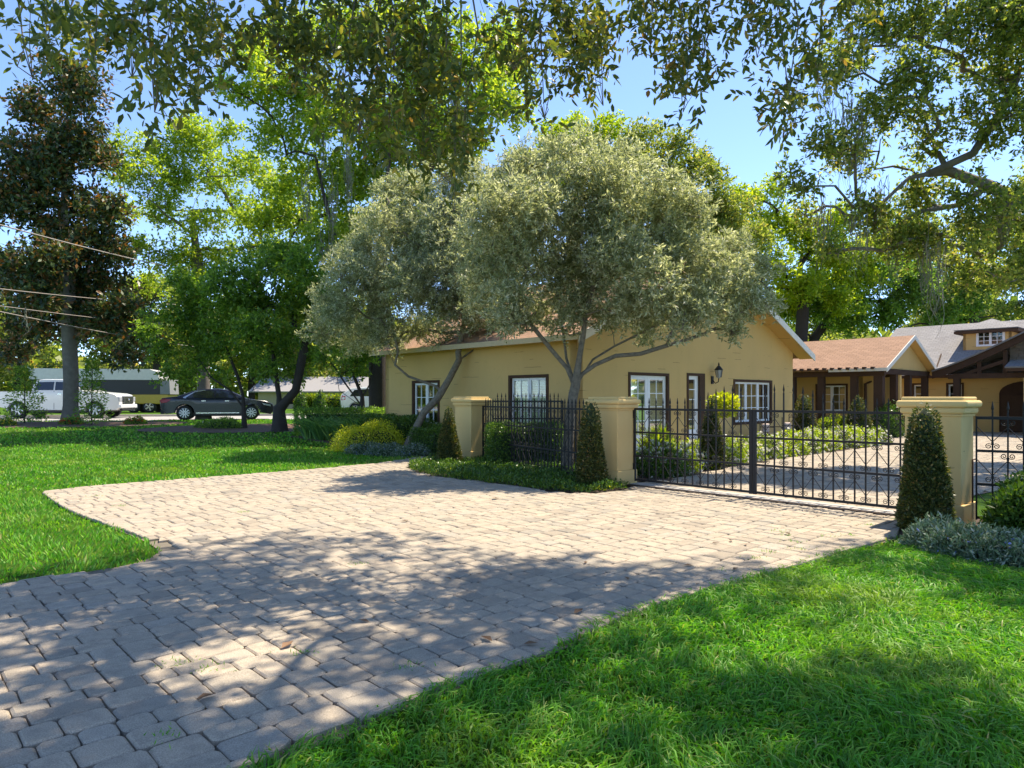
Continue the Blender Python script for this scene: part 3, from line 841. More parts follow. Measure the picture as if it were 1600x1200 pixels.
# behind the house
tree('oak_tree', 'yellow-green tree rising behind the top of the olive trees', gp(900, 38), [gp(900, 38)] + chain(38, [(900, 480), (895, 350), (900, 290)]), 0.4,
     pxclumps([(838,255,40),(865,225,36),(905,215,40),(950,212,36),(870,290,46),(930,275,50),(985,265,40),(840,320,40),(990,310,40)], 38, 1.5),
     M['lime'], 0.20, 0.11, 210, 6, M['bark'], per=8, seed=27, size=0.32, limb_share=0.3)
tree('oak_tree', 'dull grey-green tree behind the olive crown beside the open sky', gp(1070, 36), [gp(1070, 36)] + chain(36, [(1070, 480), (1065, 370), (1060, 300)]), 0.4,
     pxclumps([(1000,225,36),(1040,235,40),(1085,262,38),(1050,290,45),(1110,285,34),(1130,320,36),(1095,330,44),(1130,370,40),(1030,200,18),(1150,330,34),(1080,380,44),(1150,420,40),(1010,330,44),(1175,370,34)], 36, 1.5),
     M['oak_mid'], 0.18, 0.09, 250, 6, M['bark'], per=9, seed=28, size=0.32, limb_share=0.4)
tree('oak_tree', 'rounded yellow-green tree above the porch roof', gp(1250, 43), [gp(1250, 43)] + chain(43, [(1250, 560), (1255, 480), (1250, 420)]), 0.4,
     pxclumps([(1140,345,26),(1170,310,26),(1170,360,40),(1215,345,38),(1200,410,46),(1262,385,44),(1300,410,44),(1250,450,46),(1330,440,38),(1160,430,40),(1290,360,36),(1210,300,26),(1330,350,34),(1360,400,40),(1150,300,20),(1230,480,40),(1310,470,36),(1110,400,40)], 43, 1.5),
     M['lime'], 0.21, 0.12, 200, 6, M['bark_dark'], per=8, seed=29, size=0.32, limb_share=0.3)
tree('oak_tree', 'dense dark tree with a leaning trunk just behind the porch roof', gp(1268, 46), [gp(1268, 46)] + chain(46, [(1272, 530), (1300, 490), (1330, 460)]), 0.35,
     pxclumps([(1240,490,36),(1300,480,40),(1350,470,42),(1400,465,40),(1330,505,34),(1400,500,34),(1440,450,40),(1260,450,36),(1220,525,30),(1370,430,40),(1290,430,36),(1470,500,36),(1420,420,40),(1380,380,36),(1500,470,36),(1190,500,36)], 46, 1.5),
     M['dark_leaf'], 0.21, 0.12, 210, 6, M['bark_dark'], per=8, seed=30, size=0.33, limb_share=0.6)
tree('oak_tree', 'dark leafy tree behind the grey roof and dormer', gp(1540, 48), [gp(1540, 48)] + chain(48, [(1530, 540), (1520, 480), (1510, 430)]), 0.35,
     pxclumps([(1470,470,40),(1520,455,42),(1570,445,40),(1490,420,42),(1550,400,42),(1600,420,46),(1450,410,40),(1620,470,40),(1650,440,50),(1500,370,44),(1570,360,44),(1440,360,40),(1620,380,46),(1580,490,36),(1640,330,46),(1400,330,36)], 48, 1.5),
     M['oak_mid'], 0.21, 0.12, 130, 6, M['bark_dark'], per=8, seed=31, size=0.33, limb_share=0.6)
# the mossy oak at the right whose boughs cross the frame
tree('oak_tree', 'mossy live oak reaching into view from the right above the court', (14.6, 17.5, -0.05), [Vector((14.6, 17.5, -0.05)), Vector((14.4, 17.4, 2.5)), Vector((13.9, 17.2, 5.0)), Vector((13.6, 17.0, 6.6))], 0.19,
     pxclumps([(1245,285,32),(1290,225,42),(1335,255,40),(1375,180,50),(1430,130,55),(1480,200,55),(1550,110,64),(1585,205,60),(1450,300,46),(1520,330,55),(1590,335,60),(1400,360,44),(1345,330,40),(1450,390,44),(1525,425,42),(1585,420,46),(1305,110,40),(1350,70,46),(1420,50,50),(1500,40,58),(1580,30,60),(1258,335,26),(1300,390,24),(1650,150,70),(1660,300,70),(1450,-30,60),(1560,-50,70),(1350,-20,50),(1660,20,70)], 17, 1.6),
     M['oak_mid'], 0.125, 0.065, 400, 6, M['bark'], per=15, seed=32, spread=1.05, size=0.27, limb_share=0.85,
     extra=[chain(17, [(1690, 330), (1600, 318), (1545, 290), (1480, 266), (1420, 278), (1370, 325), (1320, 345)]), chain(16.6, [(1480, 266), (1520, 240), (1560, 180), (1590, 120)]), chain(17.4, [(1545, 290), (1500, 320), (1440, 330), (1390, 360)]), chain(16.5, [(1690, 200), (1560, 130), (1440, 80), (1350, 60)])],
     moss=[(at(1320, 185, 16.5), 1.7), (at(1345, 190, 16.6), 1.3), (at(1342, 330, 16.5), 1.4), (at(1287, 330, 17), 1.2), (at(1465, 410, 16.5), 1.4), (at(1450, 405, 16.5), 1.0), (at(1570, 320, 16.5), 0.9), (at(1285, 140, 16), 0.6), (at(1375, 300, 17), 1.0), (at(1395, 380, 17), 1.0)])
tree('oak_tree', 'pale green tree across the street between the magnolia and the airy oak', gp(245, 52), [gp(245, 52)] + chain(52, [(245, 560), (242, 500)]), 0.3,
     pxclumps([(215,470,22),(245,450,24),(275,470,24),(230,510,26),(265,510,26),(200,520,22),(250,545,24),(215,555,20),(290,540,22),(180,545,20)], 52, 1.2),
     M['oak_mid'], 0.24, 0.13, 150, 6, M['bark_dark'], per=8, seed=33, size=0.34, limb_share=0.3)
# far trees beyond the street
frng = np.random.default_rng(50)
proto = None
spots = [(-44, 62, 1.0), (-37, 66, 1.15), (-31, 63, 0.95), (-25, 67, 1.1), (-19, 64, 1.0), (-52, 60, 1.1), (-60, 64, 1.2), (-13, 70, 1.05), (-7, 67, 1.0), (-1, 72, 1.1), (6, 74, 1.1), (14, 76, 1.2), (24, 74, 1.15), (34, 72, 1.2), (44, 70, 1.2), (53, 66, 1.2), (62, 64, 1.25)]
for i, (x, y, s) in enumerate(spots):
    if proto is None:
        b = (x, y, float(gz(x, y)))
        cl = [(np.array([x, y, 0.5]) + np.array([frng.normal() * 2.2, frng.normal() * 2.0, 4.0 + 5.5 * frng.random()]), 1.7) for _ in range(14)]
        cl += [(np.array([x, y, 0.5]) + np.array([frng.normal() * 2.6, frng.normal() * 2.0, 1.6 + 1.5 * frng.random()]), 1.2) for _ in range(7)]
        proto = tree('far_tree', 'hazy green tree in the row far beyond the street', b, [b, (x, y, 3.0), (x + 0.3, y, 6.0)], 0.3, cl, M['oak_mid'], 0.30, 0.15, 90, 5, M['bark_dark'], per=6, seed=51, size=0.36, limb_share=0.3, group='far trees beyond the street')
    else:
        r = proto.copy(); col.objects.link(r)
        r.location = (x, y, float(gz(x, y))); r.rotation_euler = (0, 0, i * 1.9); r.scale = (s, s, s * (0.9 + 0.2 * ((i * 37) % 10) / 10))
        for ch in proto.children:
            c = ch.copy(); col.objects.link(c); c.parent = r

# olive trees
def olive(label, base, trunk, r0, clumps, extra, seed, dens):
    return tree('olive_tree', label, base, trunk, r0, clumps, M['olive'], 0.11, 0.031, dens, 12, M['bark_olive'], per=9, seed=seed, size=0.36, extra=extra, rtip=0.008, limb_share=0.5, droop=-0.1, up=0.4, fold=0.05)
Y2 = 20.3
olive('silvery olive tree with a leaning trunk before the left window', gp(632, Y2), [gp(632, Y2)] + chain(Y2, [(645, 680), (662, 645), (684, 622), (690, 612)]), 0.11,
      pxclumps([(560,440,52),(535,495,40),(590,385,52),(640,340,52),(625,455,70),(690,400,70),(690,300,45),(700,490,45),(640,515,28),(750,420,55),(740,330,55),(560,520,30),(600,300,22),(720,270,36),(660,520,20),(790,380,50),(720,450,50),(770,480,40),(740,515,24),(600,500,36),(800,440,40),(545,520,34),(590,525,28),(515,470,30),(620,535,18),(690,520,24),(780,510,26),(510,520,30),(530,450,36),(505,490,26),(560,400,40),(600,340,40),(640,300,36),(570,540,22),(660,470,50),(720,400,50),(700,350,50),(650,400,60),(760,300,46),(740,480,40),(700,420,50,-1.2),(760,380,50,-1.2),(730,470,40,-1.0),(680,360,45,-1.0),(770,440,40,-1.2)], Y2 + 0.4, 1.3),
      [chain(Y2, [(688, 615), (680, 603), (660, 596), (638, 588), (617, 570), (606, 548), (600, 530)]), chain(Y2 - .2, [(617, 572), (622, 548), (616, 525), (610, 490)]), chain(Y2 + .1, [(688, 615), (702, 592), (717, 563), (742, 545), (772, 528), (790, 500)]), chain(Y2, [(712, 575), (716, 550), (722, 520), (730, 480)])], 41, 400)
Y1 = 14.9
olive('wide silvery olive tree with a mottled forked trunk behind the iron fence', gp(886, Y1), [gp(886, Y1)] + chain(Y1, [(887, 700), (891, 650), (896, 615), (899, 604)]), 0.105,
      pxclumps([(820,335,75),(900,305,75),(980,330,75),(860,425,85),(960,430,85),(1050,400,75),(1035,340,55),(800,475,45),(1115,440,58),(1080,485,42),(1178,478,28),(1000,495,45),(900,490,45),(765,430,45),(785,285,45),(850,268,40),(950,275,45),(1190,425,26),(1150,395,36),(1140,500,26),(1060,515,22),(840,480,40),(930,390,60),(790,400,50),(1090,430,45),(950,500,34),(820,510,26),(1010,515,26),(1100,500,32),(1160,495,26),(880,515,20),(760,330,50),(740,380,45),(750,460,42),(790,500,36),(860,360,70),(940,340,70),(1010,400,70),(1080,360,55),(1130,420,45),(1170,450,36),(1200,480,22),(1120,480,40),(1050,460,55),(870,240,36),(920,240,40),(980,260,44),(1040,300,46),(820,260,40),(1090,320,40),(1150,520,20),(980,480,45),(900,440,60)], Y1 + 0.1, 1.2),
      [chain(Y1, [(897, 605), (886, 575), (862, 547), (836, 515), (815, 490), (800, 470)]), chain(Y1 + .2, [(897, 605), (885, 560), (880, 520), (874, 480), (868, 440)]), chain(Y1 - .2, [(899, 604), (905, 560), (911, 525), (915, 490), (925, 450)]), chain(Y1 - .1, [(899, 604), (905, 588), (930, 570), (962, 556), (1000, 553), (1042, 540), (1100, 522), (1140, 500)]), chain(Y1 + .3, [(906, 590), (926, 562), (960, 541), (1000, 521), (1040, 500)])], 42, 430)

# the oak whose canopy hangs over the foreground and shades it
orng = np.random.default_rng(60)
oc = []
for _ in range(84):
    x, y = orng.uniform(-3.5, 11.0), orng.uniform(3.6, 11.0)
    if x < 0.5 and y > 9.0: y -= 3.5
    oc.append((np.array([x, y, max(6.6, 3.5 + 0.57 * y) + orng.uniform(0.3, 1.8)]), orng.uniform(0.6, 1.15)))
TR = [Vector((10.5, -2.5, -0.05)), Vector((10.2, -2.2, 2.4)), Vector((9.4, -1.5, 4.6)), Vector((8.0, -0.6, 6.0)), Vector((5.5, 1.0, 6.9)), Vector((2.5, 3.2, 7.3))]
root = thing('oak_tree', 'overhanging near oak whose drooping leafy twigs fill the top of the view', 'tree', TR[0])
C, R = sub_clumps(oc, orng, 8, 0.9, 0.34)
HANG, TOPS, TWIG = [], [], MB()   # drooping sprays that come down into view: column, lowest row, depth, width in px, count
for (px, pb, Y, wd, n) in [(40,120,6.3,22,3),(75,70,6.4,30,5),(110,60,7.0,30,6),(150,100,6.8,26,5),(205,120,6.6,30,9),(235,175,6.4,26,8),(270,120,6.8,40,12),(310,140,6.7,34,10),(345,80,7.0,30,8),(425,80,7.0,36,9),
    (470,120,7.2,40,12),(520,160,7.4,40,14),(560,210,7.5,40,15),(610,200,7.6,40,14),(655,240,7.6,40,14),(700,290,7.4,32,12),(735,230,7.3,34,12),(720,330,7.2,18,4),(665,150,7.8,50,12),(590,110,7.9,60,12),
    (810,110,7.4,30,10),(850,185,7.3,36,13),(890,140,7.5,34,12),(930,165,7.3,28,9),(915,100,7.7,34,8),(1010,70,7.6,30,9),(1050,120,7.5,30,10),(1070,175,7.3,20,6),(1095,90,7.6,30,9),(1185,90,7.8,36,10),(1220,170,7.5,30,10),(1240,215,7.4,20,6),(1280,130,7.8,36,8),(1330,60,8,40,8)]:
    path = [np.array(at(px + orng.normal() * 8 + (1 - u_) * orng.normal() * 14, -140 + (pb + 140) * u_, Y)) for u_ in (0, .25, .5, .75, 1.0)]
    TOPS.append(path[0])
    TWIG.tube(path, [.016, .012, .009, .006, .003], 4)
    for k in range(n):
        u = orng.random()
        q = at(px + orng.normal() * wd * 0.42, -60 + (pb + 60) * (0.15 + 0.85 * u ** 0.8), Y + orng.normal() * 0.45)
        HANG.append(np.array(q))
        j = min(range(5), key=lambda i_: np.linalg.norm(path[i_] + np.array([0, 0, .25]) - HANG[-1])); a_, b_ = path[j], HANG[-1]
        TWIG.tube([a_, (a_ + b_) / 2 + orng.normal(size=3) * .05 + np.array([0, 0, .04]), b_], [.005, .004, .002], 4)
HANG = np.array(HANG)
limbs = [[TR[3], Vector((5.8, 3.2, 7.4)), Vector((4.6, 6.6, 8.0)), Vector((3.2, 8.0, 8.2))], [TR[4], Vector((2.6, 4.8, 7.7)), Vector((0.4, 7.4, 7.9))], [TR[5], Vector((0.2, 5.0, 7.6)), Vector((-2.6, 6.6, 7.4))], [TR[5], Vector((-1.0, 3.4, 7.4)), Vector((-4.2, 5.6, 7.0))]]
pk = orng.random(len(C)) < 0.35
tm = grow(TR, 0.22, np.concatenate([C[pk], np.array(TOPS)]), 0.008, orng, limbs)
tm.build('trunk', M['bark'], root)
TWIG.build('twigs', M['bark'], root)
P, D = sprays(C, R, 190, 6, 0.12, orng, 0.15)
leaf_obj('crown', P, D, 0.13 * orng.uniform(0.7, 1.25, len(P)), 0.06, M['oak_near'], root, orng, shape=4)
P, D = sprays(HANG, np.full(len(HANG), 0.17), 230, 6, 0.11, orng, 0.35, 1.2)
leaf_obj('hanging_leaves', P, D, 0.110 * orng.uniform(0.65, 1.2, len(P)), 0.038 * orng.uniform(0.8, 1.2, len(P)), M['oak_near'], root, orng, shape=6, curl=0.08)

# ------------------------------------------------------------------ windows and walls
def wall_boxes(mb, o, u, n, length, z0, z1, holes, thick=0.22):
    cuts = sorted({0.0, length} | {h[0] for h in holes} | {h[1] for h in holes})
    for a, b in zip(cuts, cuts[1:]):
        zs = [z0]
        for h in holes:
            if h[0] <= a + 1e-6 and h[1] >= b - 1e-6: zs += [h[2], h[3]]
        zs.append(z1)
        for c, d in zip(zs[::2], zs[1::2]):
            if d - c > 0.01: mb.obox(o, u, n, (a, b), (-thick, 0), (c, d))
def window(parent, o, u, n, a, b, z0, z1, sashes, cols, rows, trim=0.07, sill=True, name='window', lab=None, blind=True, doorpanel=0.0, blindm=None, set_back=0.05):
    """window in a wall hole a..b, z0..z1: brown surround, white sashes, thin bars, panes, blind behind"""
    c = Vector(o) + Vector(u) * ((a + b) / 2) + Vector((0, 0, z0))
    mb = MB()
    for ur, zr in (((a - trim, a + 0.02), (z0 - trim * (not doorpanel), z1 + trim)), ((b - 0.02, b + trim), (z0 - trim * (not doorpanel), z1 + trim)), ((a + 0.02, b - 0.02), (z1 - 0.01, z1 + trim))):
        mb.obox(o, u, n, ur, (-0.12, 0.022), zr)
    if not doorpanel: mb.obox(o, u, n, (a + 0.02, b - 0.02), (-0.12, 0.03), (z0 - trim, z0 + 0.012))
    win = mb.build(name, M['brown'], parent, c)
    if lab: win['label'] = lab
    w = (b - a - 0.04) / sashes
    fw = 0.065 if not doorpanel else 0.11
    for s in range(sashes):
        sa = a + 0.02 + s * w; sb = sa + w
        top, bot = z1 - 0.012, z0 + 0.014
        fb = MB()
        ny = (-set_back - 0.045, -set_back)
        zb = bot + (doorpanel if doorpanel else fw)
        fb.obox(o, u, n, (sa + .004, sa + fw), ny, (bot, top)); fb.obox(o, u, n, (sb - fw, sb - .004), ny, (bot, top))
        fb.obox(o, u, n, (sa + fw, sb - fw), ny, (top - fw, top)); fb.obox(o, u, n, (sa + fw, sb - fw), ny, (bot, zb))
        fb.build('sash' if not doorpanel else 'door_leaf', M['white'], win)
        x0, x1, y0, y1 = sa + fw, sb - fw, zb, top - fw
        bars = MB(); bt = 0.012
        for k in range(1, cols):
            x = x0 + (x1 - x0) * k / cols; bars.obox(o, u, n, (x - bt, x + bt), (-set_back - .036, -set_back - .008), (y0, y1))
        for k in range(1, rows):
            z = y0 + (y1 - y0) * k / rows
            for q in range(cols):
                xa = x0 + (x1 - x0) * q / cols + (bt if q else 0); xb = x0 + (x1 - x0) * (q + 1) / cols - (bt if q < cols - 1 else 0)
                bars.obox(o, u, n, (xa, xb), (-set_back - .036, -set_back - .010), (z - bt, z + bt))
        if cols * rows > 1: bars.build('glazing_bars', M['white'], win)
        for q in range(cols):
            for k in range(rows):
                p = MB()
                xa = x0 + (x1 - x0) * q / cols + bt; xb = x0 + (x1 - x0) * (q + 1) / cols - bt
                za = y0 + (y1 - y0) * k / rows + bt; zb2 = y0 + (y1 - y0) * (k + 1) / rows - bt
                p.obox(o, u, n, (xa - .009, xb + .009), (-set_back - .026, -set_back - .020), (za - .009, zb2 + .009))
                p.build('pane', M['glass'], win)
    if blind:
        bl = MB(); z = z0 + 0.04
        while z < z1 - 0.04:
            bl.obox(o, u, n, (a + 0.03, b - 0.03), (-0.19, -0.175), (z, z + 0.036)); z += 0.045
        bl.build('blind', blindm or M['blind'], win)
    return win
def roof_slab(name, m, P, th, parent, uv=True):
    """four corners in order eave-left, eave-right, ridge-right, ridge-left; shingle courses run along the eave"""
    P = [Vector(p) for p in P]
    nrm = (P[1] - P[0]).cross(P[3] - P[0]).normalized()
    if nrm.z < 0: nrm = -nrm
    V = P + [p - nrm * th for p in P]
    w = OFF[parent]
    me = bpy.data.meshes.new(name)
    me.from_pydata([tuple(v - w) for v in V], [], [(0,1,2,3),(7,6,5,4),(0,4,5,1),(1,5,6,2),(2,6,7,3),(3,7,4,0)])
    me.update()
    eu = (P[1] - P[0]).normalized(); ev = nrm.cross(eu)
    uvl = me.uv_layers.new(name='UVMap')
    for l in me.loops:
        d = V[l.vertex_index] - P[0]
        uvl.data[l.index].uv = (d.dot(eu), d.dot(ev))
    me.materials.append(m)
    return link(name, me, parent, w)
def poly_roof(name, m, P, th, parent):
    P = [Vector(p) for p in P]
    nrm = (P[1] - P[0]).cross(P[-1] - P[0]).normalized()
    if nrm.z < 0: nrm = -nrm
    n = len(P)
    V = P + [p - nrm * th for p in P]
    w = OFF[parent]
    me = bpy.data.meshes.new(name)
    me.from_pydata([tuple(v - w) for v in V], [], [tuple(range(n)), tuple(range(2 * n - 1, n - 1, -1))] + [(i, n + i, n + (i + 1) % n, (i + 1) % n) for i in range(n)])
    me.update()
    eu = (P[1] - P[0]).normalized(); ev = nrm.cross(eu)
    uvl = me.uv_layers.new(name='UVMap')
    for l in me.loops:
        d = V[l.vertex_index] - P[0]
        uvl.data[l.index].uv = (d.dot(eu), d.dot(ev))
    me.materials.append(m)
    return link(name, me, parent, w)

Z = Vector((0, 0, 1))
# ------------------------------------------------------------------ the yellow house by the gate
HC = Vector((1.62, 17.42, -0.05))               # near corner
HA, HB, EZ, RZ = 8.75, 11.7, 3.22, 5.75         # depth along A, width along B, eave and ridge heights
house = thing('yellow_house', 'yellow stucco gabled house behind the olive trees', 'house', HC)
HO = Vector((HC.x, HC.y, 0))
left_holes = [(1.05, 2.45, 0.72, 2.12), (5.75, 7.09, 0.72, 2.05)]
gable_holes = [(2.13, 3.88, 0.12, 2.20), (4.93, 5.80, 0.12, 2.24), (7.6, 10.05, 0.76, 2.10)]
mb = MB(); wall_boxes(mb, HO, AX, -BX, HA, -0.05, EZ, left_holes); mb.build('wall', M['stucco'], house)
mb = MB(); wall_boxes(mb, HO + BX * 0.0, BX, -AX, HB, -0.05, EZ, [(a, b, c, d) for a, b, c, d in gable_holes])
mb.prism([HO + BX * 0.0 + Z * EZ, HO + BX * HB + Z * EZ, HO + BX * (HB / 2) + Z * RZ], AX * 0.22)
mb.build('wall', M['stucco'], house)
mb = MB(); mb.obox(HO + AX * HA, BX, AX, (0, HB), (-0.22, 0), (-0.05, EZ)); mb.prism([HO + AX * HA + Z * EZ, HO + AX * HA + BX * HB + Z * EZ, HO + AX * HA + BX * (HB / 2) + Z * RZ], AX * -0.22)
mb.obox(HO + BX * HB, AX, BX, (0.22, HA - 0.22), (-0.22, 0), (-0.05, EZ)); mb.build('wall', M['stucco'], house)
mb = MB(); mb.obox(HO, AX, BX, (0.25, HA - 0.25), (0.25, HB - 0.25), (-0.04, 0.03)); mb.build('floor', M['interior'], house)
ov = 0.55; sl_ = (RZ - EZ) / (HB / 2)
def rp(a, b, dz=0.0): return HO + AX * a + BX * b + Z * (EZ + sl_ * (HB / 2 - abs(b - HB / 2)) + 0.12 + dz)
r1 = roof_slab('roof', M['shingle_brown'], [rp(HA + .12, -ov), rp(-ov, -ov), rp(-ov, HB / 2), rp(HA + .12, HB / 2)], 0.10, house)
r2 = roof_slab('roof', M['shingle_brown'], [rp(-ov, HB + ov), rp(HA + .12, HB + ov), rp(HA + .12, HB / 2), rp(-ov, HB / 2)], 0.10, house)
sofm = M['stucco']
roof_slab('soffit', sofm, [rp(-.004, -ov + .02, -.115), rp(-ov + .03, -ov + .02, -.115), rp(-ov + .03, HB / 2, -.115), rp(-.004, HB / 2, -.115)], 0.02, house)
roof_slab('soffit', sofm, [rp(-.004, HB + ov - .02, -.115), rp(-ov + .03, HB + ov - .02, -.115), rp(-ov + .03, HB / 2, -.115), rp(-.004, HB / 2, -.115)], 0.02, house)
roof_slab('soffit', sofm, [rp(HA, -ov + .02, -.115), rp(0.01, -ov + .02, -.115), rp(0.01, -.01, -.115), rp(HA, -.01, -.115)], 0.02, house)
for b0, b1 in ((-ov, HB / 2), (HB + ov, HB / 2)):
    mb = MB(); mb.prism([rp(-ov, b0, .015), rp(-ov, b1, .015), rp(-ov, b1, -.21), rp(-ov, b0, -.21)], -AX * 0.035); mb.build('fascia', M['fascia'], house)
mb = MB(); mb.prism([rp(-ov, -ov, .01), rp(HA + .12, -ov, .01), rp(HA + .12, -ov, -.13), rp(-ov, -ov, -.13)], -BX * 0.03); mb.build('fascia', M['cream'], house)
window(house, HO, AX, -BX, *left_holes[0], 2, 2, 3, lab='window with pale blinds behind the iron fence')
window(house, HO, AX, -BX, *left_holes[1], 2, 2, 3, lab='dark window behind the leaning olive trunk', blind=False)
window(house, HO, BX, -AX, *gable_holes[0], 2, 2, 4, name='french_door', doorpanel=0.42, lab='white double french door with blinds')
window(house, HO, BX, -AX, *gable_holes[2], 3, 2, 3, blind=False, lab='wide white window of three sashes right of the lantern')
# narrow door standing in its deep brown jamb
g = gable_holes[1]
mb = MB(); mb.obox(HO, BX, -AX, (g[0] - .07, g[0] + .02), (-.12, .022), (g[2], g[3] + .07)); mb.obox(HO, BX, -AX, (g[1] - .26, g[1] + .03), (-.16, .022), (g[2], g[3] + .07)); mb.obox(HO, BX, -AX, (g[0] + .02, g[1] - .26), (-.12, .022), (g[3] - .01, g[3] + .07))
jam = mb.build('door', M['brown'], house, HO + BX * 5.3 + Z * g[2])
window(jam, HO, BX, -AX, g[0] + .02, g[1] - .26, g[2], g[3] - .02, 1, 1, 5, trim=0.0, doorpanel=0.5, name='door_glazing', blind=False) if False else None
fb = MB(); a, b = g[0] + .02, g[1] - .26
fb.obox(HO, BX, -AX, (a, a + .06), (-.1, -.05), (g[2] + .02, g[3] - .01)); fb.obox(HO, BX, -AX, (b - .16, b), (-.1, -.05), (g[2] + .02, g[3] - .01))
fb.obox(HO, BX, -AX, (a + .06, b - .16), (-.1, -.05), (g[2] + .02, g[2] + .5)); fb.obox(HO, BX, -AX, (a + .06, b - .16), (-.1, -.05), (g[3] - .12, g[3] - .01))
for k in range(1, 5):
    z = g[2] + .5 + (g[3] - .12 - g[2] - .5) * k / 5; fb.obox(HO, BX, -AX, (a + .06, b - .16), (-.09, -.055), (z - .012, z + .012))
fb.build('door_leaf', M['white'], jam)
for k in range(5):
    z0_ = g[2] + .5 + (g[3] - .12 - g[2] - .5) * k / 5; z1_ = g[2] + .5 + (g[3] - .12 - g[2] - .5) * (k + 1) / 5
    p = MB(); p.obox(HO, BX, -AX, (a + .05, b - .15), (-.078, -.072), (z0_ + .005, z1_ - .005)); p.build('pane', M['glass'], jam)
mb = MB(); mb.obox(HO, BX, -AX, (1.9, 6.0), (0.0, 0.9), (-0.05, 0.10)); mb.build('step', M['concrete'], house)
# wall lantern
lc = HO + BX * 6.25 - AX * 0.0 + Z * 2.12
lamp = thing('wall_lantern', 'black lantern on the yellow wall right of the narrow door', 'lantern', lc)
mb = MB(); mb.obox(lc, BX, -AX, (-.06, .06), (0, .03), (-.12, .12)); mb.build('back_plate', M['iron'], lamp)
mb = MB(); mb.tube([lc - AX * .03, lc - AX * .12 - Z * .1, lc - AX * .22 - Z * .06, lc - AX * .24 + Z * .06], .016, 6); mb.build('arm', M['iron'], lamp)
cc = lc - AX * .24
mb = MB(); mb.lathe([(.03, .05), (.075, .09), (.115, .30)], cc, 6, False); mb.build('glass_body', plain('lantern_glass', (.35, .36, .36), .15, .2), lamp)
mb = MB(); mb.lathe([(.14, .30), (.13, .325), (.05, .42), (.02, .45), (.03, .48), (.008, .54)], cc, 6, False); mb.build('cap', M['iron'], lamp)
mb = MB()
for k in range(6):
    t = 2 * math.pi * k / 6
    mb.tube([cc + Vector((math.cos(t) * .077, math.sin(t) * .077, .08)), cc + Vector((math.cos(t) * .119, math.sin(t) * .119, .31))], .008, 4)
mb.build('cage', M['iron'], lamp)
# patio chairs with cushions under the right window
for i, (bb, off, lb) in enumerate(((8.2, 0.95, 'iron patio chair with pale cushion nearer the narrow door'), (9.7, 0.95, 'iron patio chair with white cushion nearer the house corner'))):
    c0 = HO + BX * bb - AX * off
    ch = thing('patio_chair', lb, 'chair', (c0.x, c0.y, 0.0), group='patio chairs below the wide window')
    s_ = 0.25
    for a_ in (-s_, s_):
        for b_ in (-s_, s_):
            mb = MB(); q = c0 + BX * a_ - AX * b_; top = 0.92 if b_ < 0 else 0.64
            mb.tube([q + Z * 0.0, q + Z * top], .014, 5); mb.build('leg', M['iron'], ch)
    mb = MB(); mb.obox(c0, BX, -AX, (-s_, s_), (-s_, s_), (.40, .43)); mb.build('seat', M['iron'], ch)
    for a_ in (-s_, s_):
        mb = MB(); mb.tube([c0 + BX * a_ + AX * s_ + Z * .64, c0 + BX * a_ - AX * s_ + Z * .64], .014, 5); mb.build('armrest', M['iron'], ch)
    mb = MB(); mb.obox(c0 + AX * .19, BX, -AX, (-.2, .2), (-.05, .05), (.45, .74)); bev(mb.build('cushion', plain('cushion_cloth', (.46, .36, .31), .9, .4, 14), ch), .045, 3)

# ------------------------------------------------------------------ the porch wing
PC = Vector((14.72, 27.95, 0))                   # near left end of its gable, under the eave
PW, PL, PE, PR = 6.0, 8.5, 2.86, 4.22
porch = thing('porch_wing', 'low yellow wing with a brown shingled porch roof on dark posts', 'house', (PC.x, PC.y, -0.05))
def pp(a, b, dz=0.0): return PC + AX * a + BX * b + Z * (PE + (PR - PE) / (PW / 2) * (PW / 2 - abs(b - PW / 2)) + dz)
roof_slab('roof', M['shingle_brown'], [pp(PL, -.25), pp(-.35, -.25), pp(-.35, PW / 2), pp(PL, PW / 2)], .09, porch)
roof_slab('roof', M['shingle_brown'], [pp(-.35, PW + .35), pp(PL, PW + .35), pp(PL, PW / 2), pp(-.35, PW / 2)], .09, porch)
mb = MB(); mb.prism([PC + BX * .1 + Z * (PE - .1), PC + BX * (PW - .1) + Z * (PE - .1), PC + BX * PW / 2 + Z * (PR - .16)], AX * .15); mb.build('gable', M['stucco'], porch)
for b0, b1 in ((-.25, PW / 2), (PW + .35, PW / 2)):
    mb = MB(); mb.prism([pp(-.35, b0, .012), pp(-.35, b1, .012), pp(-.35, b1, -.17), pp(-.35, b0, -.17)], -AX * .03); mb.build('fascia', M['fascia'], porch)
    mb = MB(); roof_slab('soffit', M['stucco'], [pp(-.32, b0, -.10), pp(.02, b0, -.10), pp(.02, b1, -.10), pp(-.32, b1, -.10)], .02, porch)
mb = MB(); mb.prism([pp(-.35, -.25, .01), pp(1.9, -.25, .01), pp(1.9, -.25, -.12), pp(-.35, -.25, -.12)], -BX * .03); mb.build('fascia', M['fascia'], porch)
mb = MB(); mb.obox(PC, AX, -BX, (-.2, PL), (-.12, .05), (PE - .42, PE - .16)); mb.build('beam', M['timber'], porch)
mb = MB(); mb.obox(PC, BX, -AX, (.1, PW), (-.15, .05), (PE - .33, PE - .115)); mb.build('beam', M['timber'], porch)
for k in range(26):
    mb = MB(); mb.obox(PC, AX, -BX, (.1 + k * .32, .19 + k * .32), (-.2, .42), (PE - .155, PE - .055)); mb.build('rafter_tail', M['timber'], porch)
for a in (.05, 1.0, 2.35, 3.6, 4.9, 6.2):
    mb = MB(); w_ = .17 if a < .2 else .13
    mb.obox(PC, AX, BX, (a - w_, a + w_), (-.02, w_ * 1.6), (-.05, PE - .42)); mb.build('post', M['timber'], porch)
